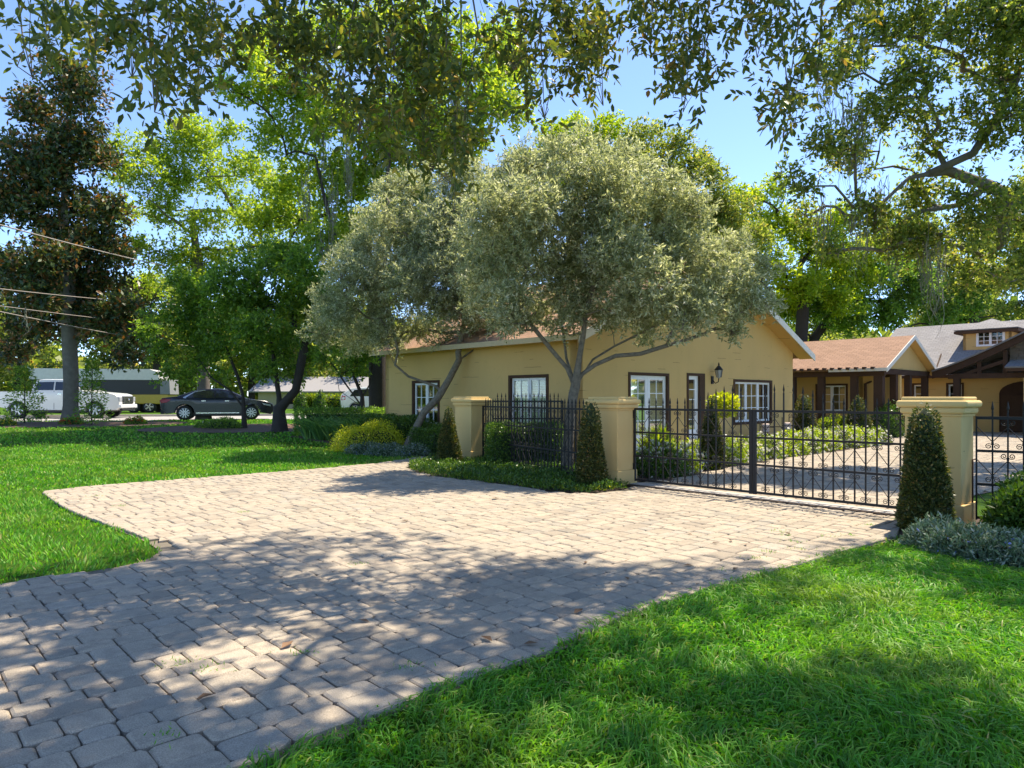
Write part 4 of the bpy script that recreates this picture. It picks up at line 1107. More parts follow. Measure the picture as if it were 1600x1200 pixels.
for b in (1.9, 3.6, 5.8):
    mb = MB(); mb.obox(PC, BX, AX, (b - .13, b + .13), (-.02, .22), (-.05, PE - .33)); mb.build('post', M['timber'], porch)
PWO = PC + BX * 2.3                              # inner wall of the porch
ph = [(2.2, 3.5, .95, 2.12)]
mb = MB(); wall_boxes(mb, PWO, AX, -BX, PL, -.05, PE - .05, ph); mb.build('wall', M['stucco'], porch)
mb = MB(); wall_boxes(mb, PC + AX * 1.5 + BX * 2.3, BX, -AX, PW - 2.3, -.05, PE, [(2.2, 3.0, .1, 2.1)]); mb.build('wall', M['stucco'], porch)
mb = MB(); mb.obox(PC + BX * PW, AX, BX, (1.5, PL), (-.2, 0), (-.05, PE)); mb.build('wall', M['stucco'], porch)
window(porch, PWO, AX, -BX, *ph[0], 2, 2, 3, blind=False, lab='white porch window of twelve panes')
window(porch, PC + AX * 1.5 + BX * 2.3, BX, -AX, 2.2, 3.0, .1, 2.1, 1, 1, 3, blind=False, name='porch_door', doorpanel=.3)
mb = MB(); mb.tube([PC + BX * 2.1 + AX * .1 + Z * (PE - .3), PC + BX * 2.5 + AX * .9 + Z * (PE - .45), PC + BX * 2.2 + AX * 1.35 + Z * (PE - .7), PC + BX * 2.2 + AX * 1.35 + Z * .1], .06, 8); mb.build('downspout', M['brown'], porch)
mb = MB(); mb.obox(PC, AX, BX, (0, PL), (-.1, 6), (-.05, .03)); mb.build('floor', M['concrete'], porch)

# ------------------------------------------------------------------ the main house at the right
MC = Vector((20.3, 34.0, 0))                     # a point of its front eave
def mp_(r, t, z): return MC + BX * r - AX * t + Z * z
main = thing('main_house', 'yellow main house with grey shingled roof, dormer and stone entry gable', 'house', mp_(0, 0, -.05))
ME, MS = 2.85, 0.53
roof_slab('roof', M['shingle_grey'], [mp_(-.4, -3.1, ME - .4 * MS), mp_(-.4, 16, ME - .4 * MS), mp_(5, 16, ME + 5 * MS), mp_(5, -3.1, ME + 5 * MS)], .1, main)
roof_slab('roof', M['shingle_grey'], [mp_(10.4, 16, ME - .4 * MS), mp_(10.4, -3.1, ME - .4 * MS), mp_(5, -3.1, ME + 5 * MS), mp_(5, 16, ME + 5 * MS)], .1, main)
mb = MB(); mb.obox(mp_(-.43, -3.1, 0), -AX, BX, (0, 19), (-.1, .02), (ME - .4 * MS - .14, ME - .4 * MS + .01)); mb.build('gutter', M['brown'], main)
mb = MB(); wall_boxes(mb, mp_(.1, -2.8, 0), -AX, -BX, 18.5, -.05, ME - .05, [(2.1, 2.6, .9, 2.2), (3.6, 4.2, .9, 2.2)]); mb.build('wall', M['stucco'], main)
mb = MB(); mb.prism([mp_(.1, -2.8, -.05), mp_(9.9, -2.8, -.05), mp_(9.9, -2.8, ME - .05), mp_(5, -2.8, ME + 5 * MS - .2), mp_(.1, -2.8, ME - .05)], -AX * .2); mb.build('wall', M['stucco'], main)
mb = MB(); mb.prism([mp_(.1, 15.7, -.05), mp_(9.9, 15.7, -.05), mp_(9.9, 15.7, ME - .05), mp_(5, 15.7, ME + 5 * MS - .2), mp_(.1, 15.7, ME - .05)], AX * .2); mb.build('wall', M['stucco'], main)
mb = MB(); mb.obox(mp_(9.9, -2.8, 0), -AX, BX, (0.2, 18.3), (-.2, 0), (-.05, ME - .05)); mb.build('wall', M['stucco'], main)
for a, b in ((2.1, 2.6), (3.6, 4.2)):
    window(main, mp_(.1, -2.8, 0), -AX, -BX, a, b, .9, 2.2, 1, 1, 3, blind=False)
# brown bar laid on the slope as the shadow of a vent pipe
mb = MB(); mb.tube([mp_(.0, .3, ME + .02), mp_(1.6, .1, ME + 1.6 * MS + .05)], .03, 6); mb.build('pipe_shadow_bar', M['brown'], main)
# dormer
d0, d1, dr = 0.95, 2.95, 2.0
dz0, dz1 = ME + dr * MS - .05, 4.86
DO = mp_(dr, d0, 0)
dorm = MB(); wall_boxes(dorm, DO, -AX, -BX, d1 - d0, dz0, dz1, [(.62, 1.68, dz0 + .26, dz1 - .12)], .12)
dorm.obox(mp_(dr, d1, 0), BX, -AX, (.0, 2.2), (-.12, 0), (dz0, dz1)); dorm.obox(mp_(dr, d0, 0), BX, AX, (.0, 2.2), (-.12, 0), (dz0, dz1))
dorm = dorm.build('dormer', M['stucco'], main)
window(dorm, DO, -AX, -BX, .62, 1.68, dz0 + .26, dz1 - .12, 2, 2, 3, blind=False, trim=.02, set_back=-.03) if False else None
fb = MB()
zA, zB = dz0 + .26, dz1 - .12
for ur, zr in (((.56, .66), (zA - .06, zB + .05)), ((1.64, 1.74), (zA - .06, zB + .05)), ((1.1, 1.2), (zA, zB)), ((.66, 1.64), (zB - .03, zB + .05)), ((.66, 1.64), (zA - .06, zA + .03))):
    fb.obox(DO, -AX, -BX, ur, (-.05, .03), zr)
for u_ in (.88, 1.42): fb.obox(DO, -AX, -BX, (u_ - .012, u_ + .012), (-.04, .012), (zA + .03, zB - .03))
for k in (1, 2):
    z = zA + (zB - zA) * k / 3; fb.obox(DO, -AX, -BX, (.66, 1.1), (-.04, .010), (z - .012, z + .012)); fb.obox(DO, -AX, -BX, (1.2, 1.64), (-.04, .010), (z - .012, z + .012))
fb.build('window_frame', M['white'], dorm)
for ua, ub in ((.66, 1.1), (1.2, 1.64)):
    p = MB(); p.obox(DO, -AX, -BX, (ua, ub), (-.035, -.028), (zA + .03, zB - .03)); p.build('pane', M['glass'], dorm)
e_ = .32
q0, q1, q2, q3 = mp_(dr - e_, d0 - e_, dz1 + .04), mp_(dr - e_, d1 + e_, dz1 + .04), mp_(dr + 2.6, d1 + e_, dz1 + .04), mp_(dr + 2.6, d0 - e_, dz1 + .04)
ap, ap2 = mp_(dr + .95, (d0 + d1) / 2, dz1 + .62), mp_(dr + 2.6, (d0 + d1) / 2, dz1 + .62)
poly_roof('roof', M['shingle_grey'], [q0, q1, ap], .05, dorm); poly_roof('roof', M['shingle_grey'], [q1, q2, ap2, ap], .05, dorm); poly_roof('roof', M['shingle_grey'], [q3, q0, ap, ap2], .05, dorm)
mb = MB(); mb.prism([q0 - Z * .07, q1 - Z * .07, q2 - Z * .07, q3 - Z * .07], Z * -.12); mb.build('eave', M['brown'], dorm)
# entry gable: flared dark rake, timber truss, stone face
er = -2.6
def ez(t): u_ = (t - .9) / 5.6; return 2.72 + 2.75 * u_ ** 1.18
T_ = [.9 + 5.6 * k / 10 for k in range(11)]
mb = MB()
for a, b in zip(T_, T_[1:]):
    mb.prism([mp_(er, a, ez(a)), mp_(er, b, ez(b)), mp_(er, b, ez(b) - .30), mp_(er, a, ez(a) - .30)], BX * .12)
mb.build('rake_board', M['timber'], main)
for a, b in zip(T_, T_[1:]): roof_slab('entry_roof', M['shingle_grey'], [mp_(er - .1, a, ez(a) + .07), mp_(er - .1, b, ez(b) + .07), mp_(4.0, b, ez(b) + .07), mp_(4.0, a, ez(a) + .07)], .06, main)
T2_ = [6.5 + 5.6 * k / 10 for k in range(11)]
for a, b in zip(T2_, T2_[1:]): roof_slab('entry_roof', M['shingle_grey'], [mp_(er - .1, a, ez(13 - a) + .07), mp_(er - .1, b, ez(13 - b) + .07), mp_(4.0, b, ez(13 - b) + .07), mp_(4.0, a, ez(13 - a) + .07)], .06, main)
mb = MB(); mb.obox(mp_(er + .15, 1.5, 0), -AX, BX, (0, 10), (0, .22), (2.40, 2.62)); mb.build('beam', M['timber'], main)
mb = MB(); mb.prism([mp_(er + .2, 2.4, 2.62), mp_(er + .2, 3.6, 3.05), mp_(er + .2, 3.6, 3.2), mp_(er + .2, 2.0, 2.62)], BX * .12); mb.build('truss_brace', M['timber'], main)
for t in (2.6, 3.55):
    mb = MB(); mb.obox(mp_(er + .18, t, 0), -AX, BX, (0, .16), (0, .16), (2.62, ez(t) - .28)); mb.build('truss_post', M['timber'], main)
for t in (1.7, 6.0):
    mb = MB(); mb.obox(mp_(er + .15, t, 0), -AX, BX, (0, .25), (0, .25), (-.05, 2.4)); mb.build('post', M['timber'], main)
# stone face of separate ledge stones
mb = MB(); mb.prism([mp_(er + .62, 3.7, 2.7), mp_(er + .62, 6.6, 2.7), mp_(er + .62, 6.6, 5.2), mp_(er + .62, 3.7, ez(3.7) - .1)], BX * .3); sw = mb.build('stone_wall', M['stone'], main)
srnd = random.Random(3); z = 2.72
while z < 4.7:
    h = srnd.uniform(.08, .16); t = 3.72
    while t < 6.0:
        w_ = srnd.uniform(.2, .5)
        if ez(t) - .25 > z + h:
            mb = MB(); d_ = srnd.uniform(.03, .09); mb.obox(mp_(er + .62, t, 0), -AX, -BX, (0, w_ - .015), (-.01, d_), (z, z + h - .012)); mb.build('stone', M['stone'], sw)
        t += w_
    z += h
poly_roof('awning_roof', M['shingle_grey'], [mp_(er - .5, 3.75, 2.86), mp_(er - .5, 8, 2.86), mp_(er + .6, 8, 3.2), mp_(er + .6, 3.75, 3.2)], .07, main)
mb = MB(); mb.obox(mp_(er - .45, 3.78, 0), -AX, BX, (0, 4.2), (0, .08), (2.66, 2.785)); mb.build('awning_fascia', M['brown'], main)
mb = MB(); mb.obox(mp_(er - .2, 4.35, 0), -AX, BX, (0, .75), (0, .7), (-.05, 2.39)); mb.build('column', M['pillar'], main)
mb = MB(); mb.obox(mp_(.4, 1.6, 0), -AX, BX, (0, 5), (-.4, -.32), (-.05, 2.6)); mb.build('entry_wall', M['stucco'], main)
# arched double doors
dpts = []
for k in range(13):
    t = math.pi * k / 12; dpts.append((1.05 * math.cos(t), 1.75 + .55 * math.sin(t)))
mb = MB(); mb.prism([mp_(-.05, 3.95 - x, zz) for x, zz in [(1.05, 0)] + dpts + [(-1.05, 0)]], BX * .04); ad = mb.build('entry_door', M['timber'], main)
for s_ in (0, 1):
    mb = MB(); mb.obox(mp_(-.06, 2.95 + s_ * 1.02, 0), -AX, -BX, (.04, .96), (0, .05), (.06, 1.66)); mb.build('door_leaf', M['brown'], ad)

# ------------------------------------------------------------------ gate pillars
def pillar(label, c, wa=.64, wb=.52, h=1.60):
    """c: the near corner; the shaft runs along A and B from it"""
    c = Vector((c[0], c[1], 0))
    root = thing('gate_pillar', label, 'pillar', c + AX * wa / 2 + BX * wb / 2 - Z * .05, group='stucco gate pillars')
    def ring(name, e, z0, z1, bv=.012):
        mb = MB(); mb.obox(c, AX, BX, (-e, wa + e), (-e, wb + e), (z0, z1)); return bev(mb.build(name, M['pillar'], root), bv, 3)
    ring('base', .028, -.05, .26, .012); ring('shaft', 0, .26, 1.36, .008); ring('neck', .018, 1.355, 1.385, .008)
    ring('cap', .05, 1.385, 1.47, .03); ring('cap', .085, 1.465, 1.555, .035); ring('cap_top', .035, 1.55, h, .02)
    return root
pillar('yellow stucco pillar nearest the camera at the right gate end', (5.54, 8.60))
pillar('yellow stucco pillar at the left end of the double gate', (1.90, 12.57))
pillar('yellow stucco pillar farthest left, at the end of the short fence', (-1.0, 17.1))
# ------------------------------------------------------------------ wrought iron
def spiral(m=None):
    mb = MB()
    for s in (-1, 1):
        pts = []
        for k in range(15):
            t = k / 14 * 1.55 * 2 * math.pi
            r = .040 * (1 - .80 * k / 14)
            pts.append((s * (.040 - r * math.cos(t)), 0, .045 + r * math.sin(t)))
        mb.tube([(s * .004, 0, 0)] + pts, .0055, 4)
    return mb.mesh('scroll', M['iron'])
SCROLL = spiral()
fm = MB(); fm.lathe([(.007, 0), (.012, .012), (.008, .03), (.017, .06), (.010, .10), (.002, .15)], (0, 0, 0), 6, False)
FINIAL = fm.mesh('finial', M['iron'])
fm = MB(); fm.lathe([(.007, -.02), (.014, -.012), (.014, .012), (.007, .02)], (0, 0, 0), 6, False)
COLLAR = fm.mesh('collar', M['iron'])
def iron_panel(name, label, cat, p0, direction, length, rails, spacing, arch=None, ends=(.03, .03), group=None, z0=0.0, braces=True, bar=.0095, finial=True):
    d = Vector(direction).normalized(); rz = math.atan2(d.y, d.x)
    root = thing(name, label, cat, (p0[0], p0[1], z0), rz, group, local=True)
    for i, z in enumerate(rails):
        mb = MB(); t_ = .019 if i in (0, len(rails) - 1) else .016
        mb.box((0, -.012, z - t_), (length, .012, z + t_)); mb.build('rail', M['iron'], root)
    for x, w_ in ((0, ends[0]), (length, ends[1])):
        mb = MB(); xa, xb = (x, x + w_) if x == 0 else (x - w_, x)
        mb.box((xa, -.02, rails[-1] - .03), (xb, .02, rails[0] + .02)); mb.build('stile', M['iron'], root)
    n = max(2, int(round((length - ends[0] - ends[1]) / spacing)))
    meshes = {}
    for k in range(1, n):
        x = ends[0] + (length - ends[0] - ends[1]) * k / n
        top = rails[0] + (.07 + (arch(x) if arch else 0))
        key = round(top, 3)
        if key not in meshes:
            q = MB(); q.box((-bar, -bar, rails[-1] - .01), (bar, bar, key)); meshes[key] = q.mesh('picket', M['iron'])
        pk = link('picket', meshes[key], root, (x, 0, 0)); 
        if finial: link('finial', FINIAL, pk, (x, 0, key - .01))
        if braces:
            for zi in range(len(rails) - 1):
                zt, zb = rails[zi], rails[zi + 1]
                link('collar', COLLAR, pk, (x, 0, zb + .10 if k % 2 else zt - .10))
    if braces:
        for zi in range(len(rails) - 1):
            zt, zb = rails[zi] - .015, rails[zi + 1] + .015
            for k in range(0, n):
                xa = ends[0] + (length - ends[0] - ends[1]) * k / n; xb = ends[0] + (length - ends[0] - ends[1]) * (k + 1) / n
                mb = MB()
                pa, pb = ((xa, .006, zt - .10), (xb, .006, zb + .10)) if k % 2 == 0 else ((xa, .006, zb + .10), (xb, .006, zt - .10))
                mb.tube([pa, pb], .0055, 4); mb.build('brace', M['iron'], root)
                if k % 2: link('scroll', SCROLL, root, (xa, .0, zb))
                elif k > 0:
                    s = link('scroll', SCROLL, root, (xa, .0, zt)); s.rotation_euler = (math.pi, 0, 0)
    return root
GL = 4.73
RAILS = (1.375, .95, .515, .075)
def bump(t): return .21 * float(sstep(1.15, 2.0, t) * sstep(3.85, 2.9, t))
left_leaf = iron_panel('gate_leaf', 'left leaf of the black wrought iron double gate', 'gate', GATE0, GDIR, GL / 2 - .008, RAILS, .146, lambda x: .0 + bump(x), (.045, .05), 'double gate leaves')
ml = GATE0 + GDIR * (GL / 2 + .008)
right_leaf = iron_panel('gate_leaf', 'right leaf of the black wrought iron double gate', 'gate', ml, GDIR, GL / 2 - .008, RAILS, .146, lambda x: .0 + bump(x + GL / 2), (.05, .045), 'double gate leaves')
for z in (1.29, .3):
    mb = MB(); mb.box((-.035, -.035, z - .08), (.01, .035, z + .08)); mb.build('hinge', M['iron'], left_leaf)
    mb = MB(); L_ = GL / 2 - .008; mb.box((L_ - .01, -.035, z - .08), (L_ + .035, .035, z + .08)); mb.build('hinge', M['iron'], right_leaf)
# short fence between the two left pillars
fa = Vector((1.52, 13.25, 0)) ; fb_ = Vector((-.72, 17.25, 0))
iron_panel('iron_fence', 'black iron fence panel between the two left pillars', 'fence', fa, fb_ - fa, (fb_ - fa).length, (1.36, .94, .50, .08), .13, None, (.025, .025))
iron_panel('iron_fence', 'taller inner iron fence screening the hedge below the window', 'fence', (-.48, 16.95), (1, .10, 0), 1.75, (1.49, 1.07, .2), .098, None, (.03, .03), braces=False, bar=.009)
fr = Vector((5.86, 8.82, 0))
iron_panel('iron_fence', 'black iron fence panel right of the nearest pillar', 'fence', fr, Vector((.80, -.52, 0)), 2.4, (1.335, .92, .50, .08), .155, None, (.02, .02))
# conduit on the nearest pillar
c3 = Vector((5.54, 8.60, 0)) + BX * .40 - AX * .02
cd = MB(); cd.tube([c3 + BX * .14 + Z * .80, c3 + Z * .80, c3 - AX * .0 + Z * .05], .011, 6)
o = cd.build('conduit_pipe', M['brown'], None, (c3.x, c3.y, 0)); tag(o, 'thin brown conduit bent down the side of the nearest pillar', 'conduit')

# ------------------------------------------------------------------ shrubs
def blob_points(rng, n, kind, dims):
    """points and outward normals on simple clipped forms, in local axes; also a few inside"""
    if kind == 'cone':                           # dims: radius, height, top radius
        r, h, rt = dims
        u = 1 - np.sqrt(rng.random(n)) * 0.985
        t = rng.uniform(0, 2 * np.pi, n)
        prof = rt + (r - rt) * (1 - u) ** 0.85
        prof = prof * np.where(u < .12, .75 + 2.1 * u, 1.0) * np.where(u > .9, np.sqrt(np.clip((1.0 - u) / .1, 0, 1)), 1)
        jit = 1 + 0.07 * np.sin(t * 3 + u * 9) + rng.normal(size=n) * .05
        P = np.stack([np.cos(t) * prof * jit, np.sin(t) * prof * jit, u * h], 1)
        N = np.stack([np.cos(t), np.sin(t), np.full(n, (r - rt) / h + .1)], 1)
    elif kind == 'box':                          # dims: half x, half y, height
        a, b, h = dims
        f = rng.random(n)
        A = np.array([2 * a * h, 2 * a * h, 2 * b * h, 2 * b * h, 4 * a * b]); cum = np.cumsum(A / A.sum())
        face = np.searchsorted(cum, f)
        x = rng.uniform(-a, a, n); y = rng.uniform(-b, b, n); z = rng.uniform(0.03, h, n)
        N = np.zeros((n, 3))
        for k, (ax, sg) in enumerate(((1, -1), (1, 1), (0, -1), (0, 1), (2, 1))):
            m = face == k; N[m, ax] = sg
            if ax == 1: y[m] = sg * b
            elif ax == 0: x[m] = sg * a
            else: z[m] = h
        P = np.stack([x, y, z], 1)
        P += N * (np.sin(x * 5 + z * 4) * np.sin(y * 6 + 1) * .05 + rng.normal(size=n) * .03)[:, None]
    else:                                        # dome: rx, ry, height
        rx, ry, h = dims
        d = rng.normal(size=(n, 3)); d[:, 2] = np.abs(d[:, 2]); d = unit(d)
        jit = (1 + .12 * np.sin(d[:, 0] * 5 + d[:, 1] * 4) + rng.normal(size=n) * .07)[:, None]
        P = d * np.array([rx, ry, h]) * jit; N = d
    return P, N
def shrub(name, label, cat, loc, kind, dims, n, L, W, m, rz=0.0, seed=1, group=None, core=.80, flowers=None, up=.3, shape=4, loose=.7):
    rng = np.random.default_rng(seed)
    root = thing(name, label, cat, loc, group=group)
    P, N = blob_points(rng, n, kind, dims)
    P2, N2 = blob_points(rng, n // 2, kind, [x * .88 for x in dims])
    P = np.concatenate([P, P2]); N = np.concatenate([N, N2])
    c, s = math.cos(rz), math.sin(rz)
    Rm = np.array([[c, -s, 0], [s, c, 0], [0, 0, 1]])
    P = P @ Rm.T; N = N @ Rm.T
    w = np.array(loc)
    D = N * .6 + rng.normal(size=P.shape) * loose + np.array([0, 0, .25])
    leaf_obj('foliage', P + w, D, L * rng.uniform(.7, 1.3, len(P)), W * rng.uniform(.75, 1.25, len(P)), m, root, rng, up=up, shape=shape)
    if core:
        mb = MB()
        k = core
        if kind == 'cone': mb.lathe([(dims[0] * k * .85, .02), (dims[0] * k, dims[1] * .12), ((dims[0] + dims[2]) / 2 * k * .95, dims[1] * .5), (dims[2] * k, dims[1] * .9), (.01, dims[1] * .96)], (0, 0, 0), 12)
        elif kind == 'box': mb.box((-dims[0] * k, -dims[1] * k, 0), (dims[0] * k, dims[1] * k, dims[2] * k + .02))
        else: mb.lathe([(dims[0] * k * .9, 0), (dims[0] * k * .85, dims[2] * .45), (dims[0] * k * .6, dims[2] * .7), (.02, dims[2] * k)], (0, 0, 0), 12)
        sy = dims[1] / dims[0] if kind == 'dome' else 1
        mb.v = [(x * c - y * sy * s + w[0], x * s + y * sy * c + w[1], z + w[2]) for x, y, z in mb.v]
        mb.build('shade_core', M['core'], root)  # solid core blocks the view; its dark colour stands in for inner shade
    if flowers:
        fm_, fn, fs = flowers
        P, N = blob_points(rng, fn, kind, [x * 1.04 for x in dims])
        keep = N[:, 2] > -.1; P, N = P[keep] @ Rm.T + w, N[keep] @ Rm.T
        P = np.repeat(P, 4, 0); N = np.repeat(N, 4, 0)
        D = N * .5 + rng.normal(size=P.shape) * .9
        fo_ = leaf_obj('flowers', P, D, fs * rng.uniform(.7, 1.2, len(P)), fs * .8, fm_, root, rng, up=.2); tag(fo_, kind='stuff')
    return root
def topiary(label, x, y, r, h, rt, n, seed, L=.045):
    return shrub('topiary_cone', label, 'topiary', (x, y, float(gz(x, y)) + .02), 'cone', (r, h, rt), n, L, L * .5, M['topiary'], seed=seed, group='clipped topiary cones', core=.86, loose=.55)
topiary('tapering topiary cone before the nearest pillar', 4.95, 8.36, .285, 1.55, .10, 11000, 71)
topiary('topiary cone before the pillar at the left gate end', 1.41, 12.48, .27, 1.58, .09, 7000, 72)
topiary('narrow pointed topiary cone before the farthest left pillar', -1.52, 16.75, .31, 1.42, .02, 6000, 73)
topiary('dark topiary cone inside the gate near the narrow door', 4.5, 15.7, .30, 1.66, .03, 5500, 74, .055)
topiary('topiary cone at the yellow house corner by the porch', 10.75, 25.7, .50, 1.75, .12, 3500, 75, .07)
topiary('pale-tipped topiary cone before the porch window', 13.35, 26.9, .58, 1.72, .04, 3500, 76, .07)
# house bed at the left
ln = lambda a, off: HO + AX * a - BX * off
def hedge(label, p, a, b, h, n, L, m, rz, seed, name='hedge', fl=None, core=.82, z=None):
    return shrub(name, label, name.replace('_', ' '), (p[0], p[1], float(gz(p[0], p[1])) + .02 if z is None else z), 'box', (a, b, h), n, L, L * .5, m, rz, seed, flowers=fl, core=core)
RA = math.atan2(AX.y, AX.x); RB = math.atan2(BX.y, BX.x)
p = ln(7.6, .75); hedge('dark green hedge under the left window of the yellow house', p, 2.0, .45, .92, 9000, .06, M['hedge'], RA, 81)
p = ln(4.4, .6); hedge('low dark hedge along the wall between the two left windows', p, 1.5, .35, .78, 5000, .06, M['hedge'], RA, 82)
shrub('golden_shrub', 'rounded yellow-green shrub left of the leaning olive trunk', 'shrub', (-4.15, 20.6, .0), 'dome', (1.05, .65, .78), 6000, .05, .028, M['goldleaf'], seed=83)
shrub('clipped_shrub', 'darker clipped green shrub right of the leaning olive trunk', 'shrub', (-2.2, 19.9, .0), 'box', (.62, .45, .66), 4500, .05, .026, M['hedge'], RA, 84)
for i, (x, y, r, lb) in enumerate([(-4.15, 19.85, .55, 'leftmost low silver-blue groundcover mound at the lawn edge'), (-3.45, 19.35, .55, 'middle low silver-blue groundcover mound under the leaning olive'), (-2.7, 19.0, .5, 'rightmost low silver-blue groundcover mound beside the path')]):
    shrub('silver_groundcover', lb, 'groundcover', (x, y, -.03), 'dome', (r, r * .75, .30), 1700, .065, .022, M['silver'], seed=85 + i, flowers=(M['blueflower'], 22, .03), loose=1.0, group='silver groundcover by the path')
# strap-leaved clumps
for i, px in enumerate((486, 503, 520, 538, 556, 574)):
    Yk = 24.2 - i * .22; q = gp(px, Yk)
    lb = ('leftmost', 'second from left', 'third from left', 'third from right', 'second from right', 'rightmost')[i]
    root = thing('strap_leaf_plant', f'{lb} of the tall strap-leaved clumps left of the yellow house', 'plant', q, group='strap-leaved clumps')
    rng = np.random.default_rng(90 + i); n = 130
    th = rng.uniform(0, 2 * np.pi, n); sp_ = rng.uniform(.1, .75, n)
    D = np.stack([np.cos(th) * sp_, np.sin(th) * sp_, np.ones(n)], 1)
    P = np.array(q) + np.stack([np.cos(th) * rng.random(n) * .22, np.sin(th) * rng.random(n) * .22, np.full(n, .03)], 1)
    leaf_obj('leaves', P, D, rng.uniform(.8, 1.4, n), rng.uniform(.035, .06, n), M['strap'], root, rng, shape=5, curl=.22, up=0)
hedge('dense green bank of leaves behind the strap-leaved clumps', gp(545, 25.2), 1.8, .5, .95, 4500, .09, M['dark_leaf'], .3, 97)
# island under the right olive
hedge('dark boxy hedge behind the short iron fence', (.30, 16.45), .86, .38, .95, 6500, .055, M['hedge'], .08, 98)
rng = np.random.default_rng(99)
def cover(name, label, poly, n, L, W, m, hgt=.12, edge=None, seed=5, cat='groundcover', kind='stuff', avoid=()):
    rng = np.random.default_rng(seed)
    xs_ = [p[0] for p in poly]; ys_ = [p[1] for p in poly]
    X = rng.uniform(min(xs_), max(xs_), n); Y = rng.uniform(min(ys_), max(ys_), n)
    ok = inside(poly, X, Y)
    for (cx, cy, r) in avoid: ok &= np.hypot(X - cx, Y - cy) > r
    X, Y = X[ok], Y[ok]; k = len(X)
    hh = hgt * (.45 + .55 * np.sin(X * 4 + 2 * np.sin(Y * 3)) ** 2)
    P = np.stack([X, Y, -.02 + rng.random(k) * hh], 1)
    D = rng.normal(size=(k, 3)) * .7 + np.array([0, 0, .7])
    V, F = leaves(P, D, L * rng.uniform(.7, 1.3, k), W * rng.uniform(.7, 1.3, k), rng)
    o = link(name, np_mesh(name, V, F, m)); tag(o, label, cat, kind=kind); return o
cover('groundcover_leaves', 'low leafy groundcover on the island before the short fence', BED_ISLAND, 42000, .06, .026, M['hedge'], .17, seed=7)
cover('jasmine_edge', 'bright grassy fringe along the island edge at the paving', [tuple(p) for p in island_edge] + [(p[0] + .35, p[1] + .75) for p in reversed(island_edge)], 16000, .07, .018, M['oak_bright'], .10, seed=8)
# court bed: flowering bushes behind the gate
cb = [np.array(p) for p in bed_edge]
seg = np.concatenate([[0], np.cumsum([np.hypot(*(b - a)) for a, b in zip(cb, cb[1:])])])
k = 0; s = .5
words = ['nearest the house corner of the court', 'second', 'third', 'fourth', 'fifth', 'sixth', 'seventh', 'eighth', 'ninth', 'tenth', 'eleventh', 'twelfth', 'thirteenth', 'fourteenth', 'fifteenth', 'sixteenth', 'seventeenth', 'eighteenth']
brng = random.Random(4)
while s < seg[-1] - .5:
    i = int(np.searchsorted(seg, s)) - 1; i = max(0, min(i, len(cb) - 2))
    q = cb[i] + (cb[i + 1] - cb[i]) * (s - seg[i]) / (seg[i + 1] - seg[i])
    q = q + np.array([-.45, .50])
    r = brng.uniform(.42, .58)
    m = M['lime'] if k % 3 else M['oak_bright']
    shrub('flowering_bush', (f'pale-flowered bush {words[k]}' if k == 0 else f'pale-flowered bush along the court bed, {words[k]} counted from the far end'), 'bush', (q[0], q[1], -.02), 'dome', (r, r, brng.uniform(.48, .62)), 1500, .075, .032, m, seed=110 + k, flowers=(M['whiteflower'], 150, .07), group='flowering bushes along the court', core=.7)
    s += brng.uniform(.78, .98); k += 1
lb_ = shrub('lime_bush', 'lime green standard bush on a thin stem under the lantern', 'bush', (5.75, 19.0, -.02), 'dome', (.01, .01, .01), 4, .02, .01, M['goldleaf'], seed=139, core=0) if False else thing('lime_bush', 'lime green standard bush on a thin stem under the lantern', 'bush', (5.75, 19.0, -.02))
mb = MB(); mb.tube([(5.75, 19.0, -.02), (5.77, 19.0, 1.15)], [.03, .02], 6); mb.build('stem', M['bark'], lb_)
lr_ = np.random.default_rng(140); d_ = unit(lr_.normal(size=(1500, 3))); P_ = np.array([5.77, 19.0, 1.38]) + d_ * np.array([.42, .42, .30]) * lr_.uniform(.4, 1.05, (1500, 1))
leaf_obj('foliage', P_, d_ + lr_.normal(size=P_.shape) * .7, .11, .065, M['goldleaf'], lb_, lr_)
shrub('spiky_plant', 'upright green plant beside the french door step', 'plant', (3.55, 17.0, -.02), 'dome', (.4, .4, .7), 900, .22, .035, M['oak_bright'], seed=141, core=.4)
shrub('dark_bush', 'low dark bush just inside the left gate leaf', 'bush', (3.0, 14.4, -.02), 'dome', (.6, .5, .5), 2600, .07, .03, M['hedge'], seed=142, flowers=(M['whiteflower'], 30, .045))
for i, px in enumerate((1300, 1330, 1385)):
    q = gp(px, 27.8); shrub('porch_bush', ('light green bush left of the pale-tipped cone', 'light green bush behind the pale-tipped cone', 'dark bush at the foot of the porch corner post')[i], 'bush', (q.x, q.y, 0), 'dome', (.7, .5, .75 if i < 2 else 1.2), 1500, .10, .045, M['oak_bright'] if i < 2 else M['hedge'], seed=145 + i, group='bushes before the porch')
